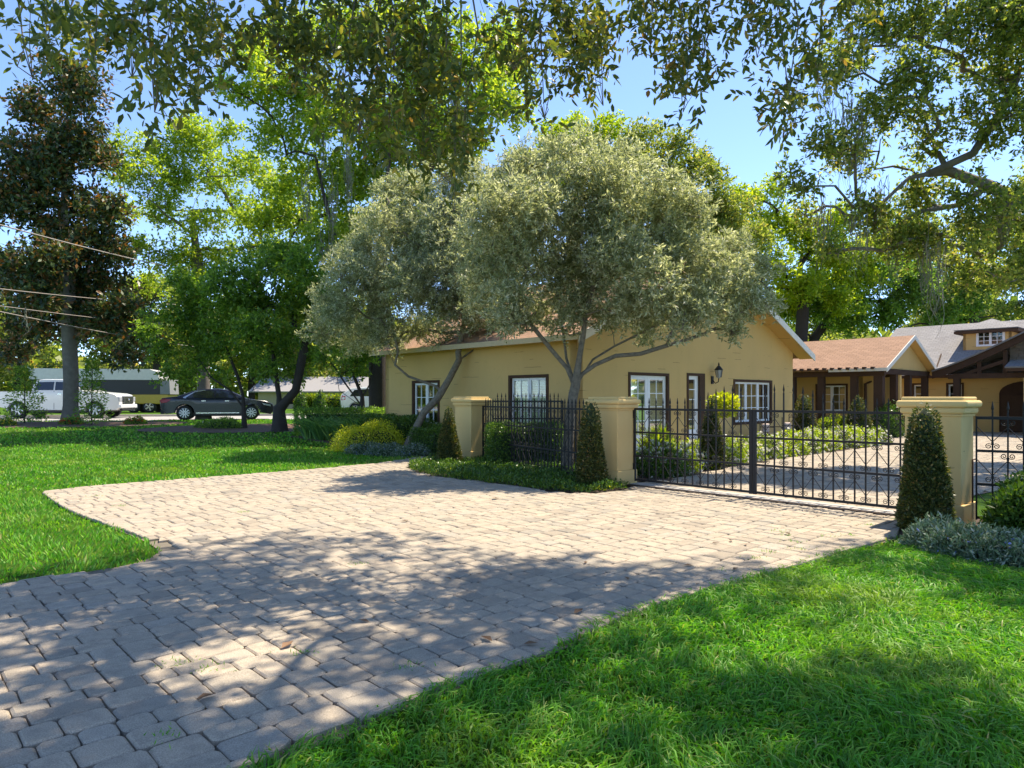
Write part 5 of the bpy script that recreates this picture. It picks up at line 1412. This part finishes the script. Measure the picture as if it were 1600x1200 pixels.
# right bed by the nearest pillar
shrub('glossy_shrub', 'dense dark glossy shrub right of the nearest pillar', 'shrub', (6.15, 8.05, -.02), 'dome', (.55, .50, .66), 5200, .075, .036, M['hedge'], seed=150, core=.72)
shrub('glossy_shrub', 'dark shrub at the right edge behind the iron fence', 'shrub', (7.05, 7.75, -.02), 'dome', (.55, .5, .70), 4200, .075, .036, M['hedge'], seed=151, core=.72)
bl = [(1465, 838), (1500, 848), (1535, 855), (1570, 862), (1605, 868), (1645, 872)]
for i, (px, py) in enumerate(bl):
    x, y = gnd(px, py + 12)
    shrub('silver_groundcover', ('silver-blue flowering clump nearest the topiary by the near pillar', 'second silver-blue flowering clump from the near pillar', 'third silver-blue flowering clump from the near pillar', 'fourth silver-blue flowering clump from the near pillar', 'fifth silver-blue flowering clump, at the right edge of the view', 'silver-blue flowering clump past the right edge of the view')[i], 'groundcover', (x, y, -.03), 'dome', (.32, .30, .27), 1500, .06, .019, M['silver'], seed=155 + i, flowers=(M['blueflower'], 16, .022), loose=1.1, group='silver-blue clumps by the near pillar', core=.6)
# street bed plants
def upright(label, px, Y, h, r, seed):
    q = gp(px, Y); rng = np.random.default_rng(seed)
    root = thing('young_tree', label, 'tree', q, group='young upright trees before the pickup')
    mb = MB(); mb.tube([q, q + Z * h * .9 + Vector((.03, 0, 0))], [.035, .012], 5); mb.build('trunk', M['bark_dark'], root)
    n = 1900; u = rng.random(n); t = rng.uniform(0, 2 * np.pi, n); rr = r * np.sqrt(rng.random(n)) * (1.15 - .8 * u) * (.7 + .5 * np.abs(np.sin(u * 11)))
    P = np.array(q) + np.stack([np.cos(t) * rr, np.sin(t) * rr, .12 + u * h], 1)
    D = np.stack([np.cos(t), np.sin(t), np.full(n, .3)], 1) + rng.normal(size=(n, 3)) * .6
    leaf_obj('crown', P, D, .13 * rng.uniform(.7, 1.2, n), .05, M['dark_leaf'], root, rng)
upright('young upright leafy tree before the pickup rear wheel', 38, 28.8, 2.3, .75, 160)
upright('young upright leafy tree before the pickup front door', 143, 28.2, 2.6, .62, 161)
for i, (px, Y, m, lb) in enumerate(((8, 27.6, 'yellowflower', 'small yellow flower clump at the left edge of the lawn bed'), (112, 28.4, 'redflower', 'small red and orange flower clump at the magnolia foot'), (213, 28.9, 'redflower', 'small reddish flower clump below the pickup bumper'))):
    q = gp(px, Y); shrub('flower_clump', lb, 'flowers', q, 'dome', (.42, .35, .32), 500, .08, .04, M['dark_leaf'], seed=165 + i, flowers=(M[m], 60, .06), group='flower clumps in the street bed')
shrub('low_bush', 'low bush at the foot of the many-stemmed tree by the sedan', 'bush', gp(345, 27.6), 'dome', (.9, .5, .4), 1500, .08, .04, M['dark_leaf'], seed=170, flowers=(M['whiteflower'], 14, .04))
# fallen leaves on the paving
dl = MB(); dl.add([(-.045, 0, .004), (-.01, .022, .016), (.04, .004, .01), (-.005, -.022, .014)], [(0, 3, 2, 1)])
DL = dl.mesh('fallen_leaf', M['deadleaf'])
lrnd = random.Random(9)
for i, (px, py) in enumerate([(568, 972), (905, 957), (830, 1008), (1078, 836), (1075, 885), (1118, 850), (1142, 846), (1165, 852), (915, 880), (774, 780), (632, 816), (760, 1000), (1150, 890), (320, 1092), (700, 905), (980, 905), (1230, 835), (450, 1010)]):
    x, y = gnd(px, py); o = link('fallen_leaf', DL, None, (x, y, .003), lrnd.uniform(0, 6)); sc = lrnd.uniform(.8, 1.5); o.scale = (sc, sc, sc)
    tag(o, 'small curled brown dead leaf lying on the paving', 'leaf', 'dead leaves on the paving')
# weeds in the joints
rng = np.random.default_rng(180)
wx, wy = [], []
for px, py in [(1215, 830), (1228, 836), (1240, 846), (1250, 858), (1200, 862), (1180, 872), (1335, 836), (1360, 820), (1300, 838), (275, 1035), (325, 1043), (470, 1020), (640, 1100), (560, 880), (190, 790), (150, 775), (640, 1040), (380, 800), (1130, 890), (260, 1150)]:
    x, y = gnd(px, py); n = 36
    wx.append(x + rng.normal(size=n) * .05 * np.linspace(.4, 1.6, n)); wy.append(y + rng.normal(size=n) * .04)
wx = np.concatenate(wx); wy = np.concatenate(wy)
V, F = leaves(np.stack([wx, wy, np.full(len(wx), -.008)], 1), rng.normal(size=(len(wx), 3)) * .6 + np.array([0, 0, .6]), .035 * rng.uniform(.5, 1.3, len(wx)), .006, rng, shape=4)
tag(link('joint_weeds', np_mesh('joint_weeds', V, F, M['grass'])), 'tiny green weeds growing in the paver joints', 'weeds', kind='stuff')

# ------------------------------------------------------------------ vehicles
CARW = plain('white_car_paint', (.74, .74, .71), .22, .02, 3, 0, .001, 0, .6, .6)
CARN = plain('navy_car_paint', (.010, .011, .026), .25, .05, 3, 0, .001, 0, .5, .3)
TYRE = plain('tyre_rubber', (.02, .02, .02), .85)
RIM = plain('alloy_rim', (.55, .55, .56), .3, .05, 5, 0, .001, .8)
CHROME = plain('bright_trim', (.6, .6, .6), .15, .05, 5, 0, .001, .9)
BLACK = plain('black_plastic', (.015, .015, .016), .5)
RED = plain('tail_lamp_red', (.45, .015, .02), .2, .05)
LAMP = plain('head_lamp', (.35, .37, .4), .1, .1)
def wheel(parent, x, y, r, w, side, spokes):
    prof = [(r * .66, -w / 2), (r * .95, -w / 2), (r, -w / 2 + .03), (r, w / 2 - .03), (r * .95, w / 2), (r * .66, w / 2)]
    def lay(mb): mb.v = [(x + a, y + c, r + b) for a, b, c in mb.v]
    mb = MB(); mb.lathe(prof, (0, 0, 0), 24); lay(mb); wh = mb.build('wheel', TYRE, parent); 
    mb = MB(); mb.lathe([(r * .6, side * (w / 2 - .03)), (r * .665, side * (w / 2 + .005)), (r * .62, side * (w / 2 + .008))], (0, 0, 0), 24, True, False); lay(mb); mb.build('rim', RIM, wh)
    mb = MB(); mb.lathe([(r * .63, side * (w / 2 + .003)), (.01, side * (w / 2 + .004))], (0, 0, 0), 24); lay(mb); mb.build('brake_shade', BLACK, wh)
    for k in range(spokes):
        t = 2 * math.pi * k / spokes; c, s = math.cos(t), math.sin(t); hw = .035 if spokes < 8 else .02
        z0_, z1_ = side * (w / 2 + .006), side * (w / 2 + .022)
        V = []
        for zz in (z0_, z1_):
            for rr, hh in ((.03, hw * .8), (r * .63, hw * 1.2)):
                for sg in (-1, 1): V.append((rr * c - sg * hh * s, rr * s + sg * hh * c, zz))
        mb = MB(); mb.add(V, [(0, 1, 3, 2), (4, 6, 7, 5), (0, 2, 6, 4), (1, 5, 7, 3), (0, 4, 5, 1), (2, 3, 7, 6)]); lay(mb); mb.build('spoke', RIM, wh)
def car_body(parent, prof, hw, m, belt, tumble, taper, name='body'):
    """side outline (x, z) swept across the width, edges rounded, cabin leaning in, nose and tail rounded in plan"""
    def wy(x, z, f):
        k = 1 - tumble * max(0, z - belt)
        for (x0, x1, amt) in taper:
            u = (x - x0) / (x1 - x0)
            if 0 < u: k *= 1 - amt * min(1, u) ** 2
        return hw * f * k
    cx = sum(p[0] for p in prof) / len(prof); cz = sum(p[1] for p in prof) / len(prof)
    V, F = [], []; n = len(prof)
    sl = [(-1, .045), (-.985, .012), (-.93, 0), (-.5, 0), (0, 0), (.5, 0), (.93, 0), (.985, .012), (1, .045)]
    for f, ins in sl:
        for x, z in prof:
            d = math.hypot(x - cx, z - cz)
            q = 1 - ins / d
            V.append((cx + (x - cx) * q, wy(x, z, f), cz + (z - cz) * q + (.02 * (1 - f * f) if z > belt + .2 else 0)))
    for i in range(len(sl) - 1):
        for k in range(n):
            F.append((i * n + k, i * n + (k + 1) % n, (i + 1) * n + (k + 1) % n, (i + 1) * n + k))
    mb = MB(); mb.add(V, F, True)
    PX = np.array([p[0] for p in prof]); PZ = np.array([p[1] for p in prof])
    cols = sorted(set(np.round(np.concatenate([np.linspace(PX.min() + .035, PX.max() - .035, 60), PX[(PX > PX.min() + .03) & (PX < PX.max() - .03)]]), 3)))
    for f in (-1, 1):                                 # sides as a fine grid that follows the body's curve
        rows = []
        for x in cols:
            zs_ = []
            for k in range(n):
                (xa, za), (xb, zb) = prof[k], prof[(k + 1) % n]
                if (xa - x) * (xb - x) <= 0 and xa != xb: zs_.append(za + (zb - za) * (x - xa) / (xb - xa))
            lo, hi = min(zs_) + .025, max(zs_) - .025
            rows.append([(x, wy(x, lo + (hi - lo) * j / 9, f), lo + (hi - lo) * j / 9) for j in range(10)])
        G = [p for r in rows for p in r]; nc = len(cols)
        q = [(i * 10 + j, (i + 1) * 10 + j, (i + 1) * 10 + j + 1, i * 10 + j + 1) for i in range(nc - 1) for j in range(9)]
        mb.add(G, q if f < 0 else [t[::-1] for t in q], True)
    o = mb.build(name, m, parent); o.data.validate(); o.data.update(); return wy
def arch_pts(xc, r, z0, k=9):
    return [(xc + r * math.cos(t), .36 + r * math.sin(t)) for t in [math.pi * i / (k - 1) for i in range(k)] if .36 + r * math.sin(t) >= z0 - .3]
def side_panel(parent, name, poly, wy, m, out=.006, both=True):
    for f in (-1, 1) if both else (-1,):
        mb = MB(); P = [(x, wy(x, z, f) + f * out, z) for x, z in poly]; Q = [(x, wy(x, z, f) - f * .02, z) for x, z in poly]; n = len(P)
        mb.add(P + Q, [tuple(range(n)), tuple(range(2 * n - 1, n - 1, -1))] + [(i, (i + 1) % n, n + (i + 1) % n, n + i) for i in range(n)])
        mb.build(name, m, parent)
# white crew cab pickup: x forward, origin between the wheels on the road
tq = at(103, 655, 33.2)
truck = thing('pickup_truck', 'white crew cab pickup truck parked behind the magnolia trunk', 'pickup truck', (-22.95, 36.0, .515), math.radians(5), local=True)
wb = 1.85
prof = [(-2.95, .62), (-2.95, 1.28), (-2.9, 1.36), (-1.25, 1.36), (-1.2, 1.42), (-1.08, 1.84), (-.98, 1.93), (-.6, 1.97), (.3, 1.96), (.55, 1.9), (1.28, 1.40), (1.4, 1.36), (2.55, 1.26), (2.82, 1.18), (2.92, 1.0), (2.98, .8), (2.97, .55), (2.85, .42)]
prof += arch_pts(wb, .50, .4)[::1] + [(wb - .52, .40), (-wb + .52, .40)] + arch_pts(-wb, .50, .4) + [(-2.4, .5)]
wy = car_body(truck, prof, 1.0, CARW, 1.36, .22, [(2.2, 3.0, .12), (-2.6, -3.0, .04)])
for lst, nm in (([(-1.05, 1.42), (-.93, 1.82), (-.15, 1.84), (-.15, 1.42)], 'side_window'), ([(-.08, 1.42), (-.08, 1.84), (.42, 1.83), (1.05, 1.45), (1.05, 1.42)], 'side_window')):
    side_panel(truck, nm, lst, wy, M['carglass'])
for lst in ([(-1.12, .5), (-1.10, .5), (-1.10, 1.4), (-1.12, 1.4)], [(-.125, .46), (-.105, .46), (-.105, 1.4), (-.125, 1.4)], [(.98, .46), (1.0, .46), (1.0, 1.4), (.98, 1.4)]): side_panel(truck, 'door_seam', lst, wy, BLACK, .003)
for x in (-.95, .05): side_panel(truck, 'door_handle', [(x, 1.2), (x + .2, 1.2), (x + .2, 1.25), (x, 1.25)], wy, CHROME, .03)
side_panel(truck, 'hood_trim', [(1.3, 1.27), (2.5, 1.19), (2.5, 1.16), (1.3, 1.22)], wy, BLACK, .006)
def cross(parent, name, pts, hw_, m, out=.012):
    (x0, z0), (x1, z1) = pts; d = Vector((x1 - x0, 0, z1 - z0)).normalized(); n = Vector((-d.z, 0, d.x))
    if n.x < 0 and x1 > 0 and False: n = -n
    mb = MB(); w0, w1 = hw_
    P = [Vector((x0, -w0, z0)), Vector((x0, w0, z0)), Vector((x1, w1, z1)), Vector((x1, -w1, z1))]
    P = [p_ + n * out for p_ in P]; mb.prism(P, n * -.03); return mb.build(name, m, parent)
cross(truck, 'windshield', ((1.26, 1.44), (.60, 1.88)), (.88, .80), M['carglass'], -.035)
cross(truck, 'windshield', ((1.26, 1.44), (.60, 1.88)), (.88, .80), M['carglass'], .05)
mb = MB(); mb.box((2.93, -.56, .72), (3.03, .56, 1.12)); bev(mb.build('grille', BLACK, truck), .03)
for k in range(5): mb = MB(); mb.box((3.02, -.54, .77 + k * .07), (3.05, .54, .79 + k * .07)); mb.build('grille_bar', CHROME, truck)
mb = MB(); mb.lathe([(.0, 0), (.09, .004), (.09, .02), (.0, .025)], (0, 0, 0), 16); mb.v = [(3.05 + c, a, .93 + b * .65) for a, b, c in mb.v]; mb.build('emblem', CHROME, truck)
for f in (-1, 1):
    mb = MB(); mb.box((2.72, f * .60 - .02, .84), (2.99, f * .90, 1.08)) if f > 0 else mb.box((2.72, -.90, .84), (2.99, -.58, 1.08)); bev(mb.build('headlight', LAMP, truck), .03)
    mb = MB(); mb.box((.88, f * 1.0 - .02 if f > 0 else -1.22, 1.40), (1.02, 1.22 if f > 0 else -.98, 1.62)); bev(mb.build('mirror', CHROME, truck), .03)
    mb = MB(); mb.box((-2.98, f * .84, 1.0) if f > 0 else (-2.98, -.99, 1.0), (-2.8, .99, 1.32) if f > 0 else (-2.8, -.84, 1.32)); mb.build('tail_light', RED, truck)
mb = MB(); mb.box((2.88, -.92, .50), (3.08, .92, .70)); bev(mb.build('bumper', CARW, truck), .05)
mb = MB(); mb.box((2.90, -.7, .38), (3.04, .7, .50)); mb.build('lower_grille', BLACK, truck)
mb = MB(); mb.box((-1.9, -.85, .3), (2.2, .85, .44)); mb.build('underbody', BLACK, truck)
for x in (-wb, wb):
    for sd in (-1, 1): wheel(truck, x, sd * .86, .42, .28, sd, 6)
# dark sedan
sq = at(345, 653, 33)
sed = thing('sedan_car', 'dark navy sedan parked beneath the shade trees', 'car', (sq.x - .15, 33.2, .515), math.radians(20), local=True)
wb = 1.43
prof = [(-2.42, .55), (-2.45, .82), (-2.38, 1.02), (-2.1, 1.07), (-1.75, 1.10), (-1.05, 1.36), (-.6, 1.44), (.0, 1.455), (.45, 1.40), (1.2, 1.02), (1.4, .98), (2.1, .88), (2.38, .74), (2.44, .58), (2.42, .38), (2.3, .26)]
prof += [(wb + .42 * math.cos(t), .34 + .40 * math.sin(t)) for t in [math.pi * i / 8 for i in range(9)]] + [(wb - .46, .24), (-wb + .46, .24)] + [(-wb + .42 * math.cos(t), .34 + .40 * math.sin(t)) for t in [math.pi * i / 8 for i in range(9)]] + [(-2.2, .3)]
wy = car_body(sed, prof, .93, CARN, .98, .42, [(1.6, 2.44, .20), (-1.8, -2.45, .12)])
side_panel(sed, 'side_window', [(-1.35, 1.05), (-1.0, 1.28), (-.55, 1.37), (-.18, 1.385), (-.18, 1.03)], wy, M['carglass'], .008)
side_panel(sed, 'side_window', [(-.12, 1.03), (-.12, 1.385), (.35, 1.35), (.98, 1.06), (.95, 1.02)], wy, M['carglass'], .008)
side_panel(sed, 'window_trim', [(-1.45, 1.02), (-1.5, 1.06), (-1.02, 1.33), (-.55, 1.415), (-.55, 1.385), (-1.0, 1.30), (-1.36, 1.06), (-1.36, 1.02)], wy, CHROME, .010)
side_panel(sed, 'sill_trim', [(-.95, .36), (.9, .36), (.9, .32), (-.95, .32)], wy, CHROME, .006)
for x in (-.72, .28): side_panel(sed, 'door_handle', [(x, .88), (x + .18, .88), (x + .18, .91), (x, .91)], wy, CHROME, .02)
for x in (-.15, .98): side_panel(sed, 'door_seam', [(x - .008, .36), (x + .008, .36), (x + .008, 1.0), (x - .008, 1.0)], wy, BLACK, .002)
cross(sed, 'windshield', ((1.12, 1.09), (.52, 1.37)), (.74, .62), M['carglass'], .03)
cross(sed, 'rear_window', ((-1.05, 1.345), (-1.72, 1.115)), (.60, .70), M['carglass'], .012)
side_panel(sed, 'tail_light', [(-2.40, .80), (-2.43, .95), (-2.30, 1.0), (-1.98, .97), (-2.05, .90), (-2.2, .82)], wy, RED, .012)
mb = MB(); mb.box((-2.475, -.72, .84), (-2.42, .72, .94)); mb.build('tail_light_bar', RED, sed)
side_panel(sed, 'headlight', [(1.9, .80), (2.28, .72), (2.3, .64), (2.0, .70)], wy, LAMP, .012)
mb = MB(); mb.box((-2.44, -.7, .30), (-2.30, .7, .48)); mb.build('rear_diffuser', BLACK, sed)
mb = MB(); mb.box((-1.7, -.78, .2), (1.8, .78, .32)); mb.build('underbody', BLACK, sed)
for f in (-1, 1):
    mb = MB(); mb.box((.72, .86, .98), (.86, 1.06, 1.12)) if f > 0 else mb.box((.72, -1.06, .98), (.86, -.86, 1.12)); bev(mb.build('mirror', CARN, sed), .03)
for x in (-wb, wb):
    for sd in (-1, 1): wheel(sed, x, sd * .81, .345, .24, sd, 10)
# long trailer across the street: pale roof, dark window band, yellow lower body
tx = at(205, 640, 43)
trl = thing('camper_trailer', 'long camper with pale roof, dark windows and yellow lower side', 'trailer', (tx.x - 1.6, 44.0, .60), math.radians(13), local=True)
YEL = plain('yellow_panel', (.55, .36, .06), .5); PAL = plain('pale_roof', (.62, .60, .56), .5)
mb = MB(); mb.box((-4.2, -1.15, .55), (3.4, 1.15, 1.15)); bev(mb.build('lower_body', YEL, trl), .06)
mb = MB(); mb.box((-4.2, -1.13, 1.15), (2.9, 1.13, 2.05)); mb.build('window_band', plain('dark_band', (.025, .025, .028), .5), trl)
mb = MB(); mb.prism([(-4.3, -1.2, 2.05), (2.9, -1.2, 2.05), (2.8, -1.2, 2.55), (2.3, -1.2, 2.72), (-4.3, -1.2, 2.72)], (0, 2.4, 0)); mb.build('roof', PAL, trl)
mb = MB(); mb.prism([(2.92, -1.14, 1.16), (3.5, -1.14, 1.16), (3.45, -1.14, 2.1), (2.92, -1.14, 1.9)], (0, 2.28, 0)); mb.build('end_cover', plain('grey_cover', (.22, .22, .23), .8), trl)
for x in (1.4, 2.3, -2.8):
    for sd in (-1, 1): wheel(trl, x, sd * 1.02, .38, .24, sd, 5)
# far house over the street and the car before it
fh = gp(535, 58)
hs = thing('far_house', 'low far house with a long pale grey roof across the street', 'house', (fh.x, fh.y, .5))
mb = MB(); mb.box((fh.x - 7, fh.y, .5), (fh.x + 7, fh.y + 6, 2.1)); mb.build('wall', M['cream'], hs)
roof_slab('roof', plain('pale_roofing', (.26, .25, .25), .9), [(fh.x - 7.6, fh.y - .6, 2.05), (fh.x + 7.6, fh.y - .6, 2.05), (fh.x + 7.6, fh.y + 3, 3.35), (fh.x - 7.6, fh.y + 3, 3.35)], .1, hs)
for x in (-4.6, -1.6, 2.2):
    mb = MB(); mb.box((fh.x + x, fh.y - .03, 1.0), (fh.x + x + 1.1, fh.y + .05, 1.8)); mb.build('window', M['carglass'], hs)
for i, (px, w_, lb) in enumerate(((478, .7, 'clipped green shrub left of the far house wall'), (490, .8, 'bright clipped shrub in the middle before the far house'), (527, .8, 'bright clipped shrub right of the dark post at the far house'))):
    q = gp(px, 52); shrub('far_shrub', lb, 'shrub', q, 'box', (w_, .5, 1.25), 700, .16, .09, M['oak_bright'], seed=190 + i, group='clipped shrubs before the far house')
for i, px in enumerate((500, 470)):
    q = gp(px, 50); shrub('far_cone', ('dark cone shrub between the bright far shrubs', 'dark cone shrub left of the bright far shrubs')[i], 'shrub', q, 'cone', (.55, 1.7, .1), 600, .14, .07, M['hedge'], seed=194 + i, group='dark cones before the far house')
cq = gp(566, 44)
wc = thing('white_car', 'white car with red lamp half hidden behind the small dark tree', 'car', (cq.x + .9, cq.y, .53), math.radians(16), local=True)
prof2 = [(-2.2, .5), (-2.22, .95), (-2.1, 1.25), (-1.6, 1.6), (-.6, 1.68), (.3, 1.62), (1.0, 1.12), (1.9, 1.0), (2.2, .8), (2.2, .4)] + [(1.4 + .42 * math.cos(t), .34 + .40 * math.sin(t)) for t in [math.pi * i / 8 for i in range(9)]] + [(.9, .26), (-.9, .26)] + [(-1.35 + .42 * math.cos(t), .34 + .40 * math.sin(t)) for t in [math.pi * i / 8 for i in range(9)]] + [(-2.1, .35)]
wy = car_body(wc, prof2, .9, CARW, 1.0, .3, [(1.4, 2.2, .15), (-1.8, -2.2, .1)])
side_panel(wc, 'side_window', [(-1.7, 1.1), (-1.4, 1.5), (-.5, 1.56), (-.5, 1.1)], wy, M['carglass'], .008); side_panel(wc, 'side_window', [(-.42, 1.1), (-.42, 1.56), (.25, 1.52), (.85, 1.12)], wy, M['carglass'], .008)
side_panel(wc, 'tail_light', [(-2.2, .85), (-2.15, 1.15), (-1.95, 1.1), (-1.95, .9)], wy, RED, .012)
for x in (-1.35, 1.4):
    for sd in (-1, 1): wheel(wc, x, sd * .8, .33, .22, sd, 6)

# ------------------------------------------------------------------ overhead wires at the left
def wire(label, a, b, r, sag):
    a, b = Vector(a), Vector(b); mb = MB()
    mb.tube([a + (b - a) * t - Z * sag * 4 * t * (1 - t) for t in [k / 16 for k in range(17)]], r, 5)
    o = mb.build('overhead_wire', WIRE, None, a); tag(o, label, 'wire', 'overhead wires crossing before the magnolia'); return o
WIRE = plain('wire_sheath', (.30, .26, .23), .7)
wire('uppermost overhead wire crossing before the magnolia', at(-160, 306, 17), at(330, 430, 36), .022, .15)
wire('second overhead wire from the top before the magnolia', at(-160, 432, 19), at(330, 478, 40), .016, .15)
wire('third overhead wire from the top before the magnolia', at(-160, 455, 19), at(330, 512, 40), .014, .15)
o = wire('lowest overhead wire with a tuft of moss on it', at(-160, 452, 18), at(330, 545, 38), .017, .15)
q = at(41, 487, 21.2)
moss_mesh([(q, .55)], np.random.default_rng(5), M['moss'], 'moss_tuft', o, .05, 14)
# far wood closing the view between the trunks
rng = np.random.default_rng(200)
n = 24000
t = rng.random(n); ang = (t - .5) * 2.5
rad = 92 + rng.normal(size=n) * 4 + 6 * np.sin(ang * 9)
hgt = 7.5 + 2.2 * np.sin(ang * 14) + 1.5 * np.sin(ang * 31 + 1)
z = rng.random(n) ** .8 * hgt
P = np.stack([np.sin(ang) * rad, np.cos(ang) * rad, .3 + z], 1)
V, F = leaves(P, rng.normal(size=(n, 3)) + np.array([0, -.3, .3]), rng.uniform(.9, 1.7, n), rng.uniform(.6, 1.1, n), rng)
tag(link('far_wood', np_mesh('far_wood', V, F, M['oak_mid'])), 'far mass of trees closing the view beyond the houses', 'woodland', kind='stuff')
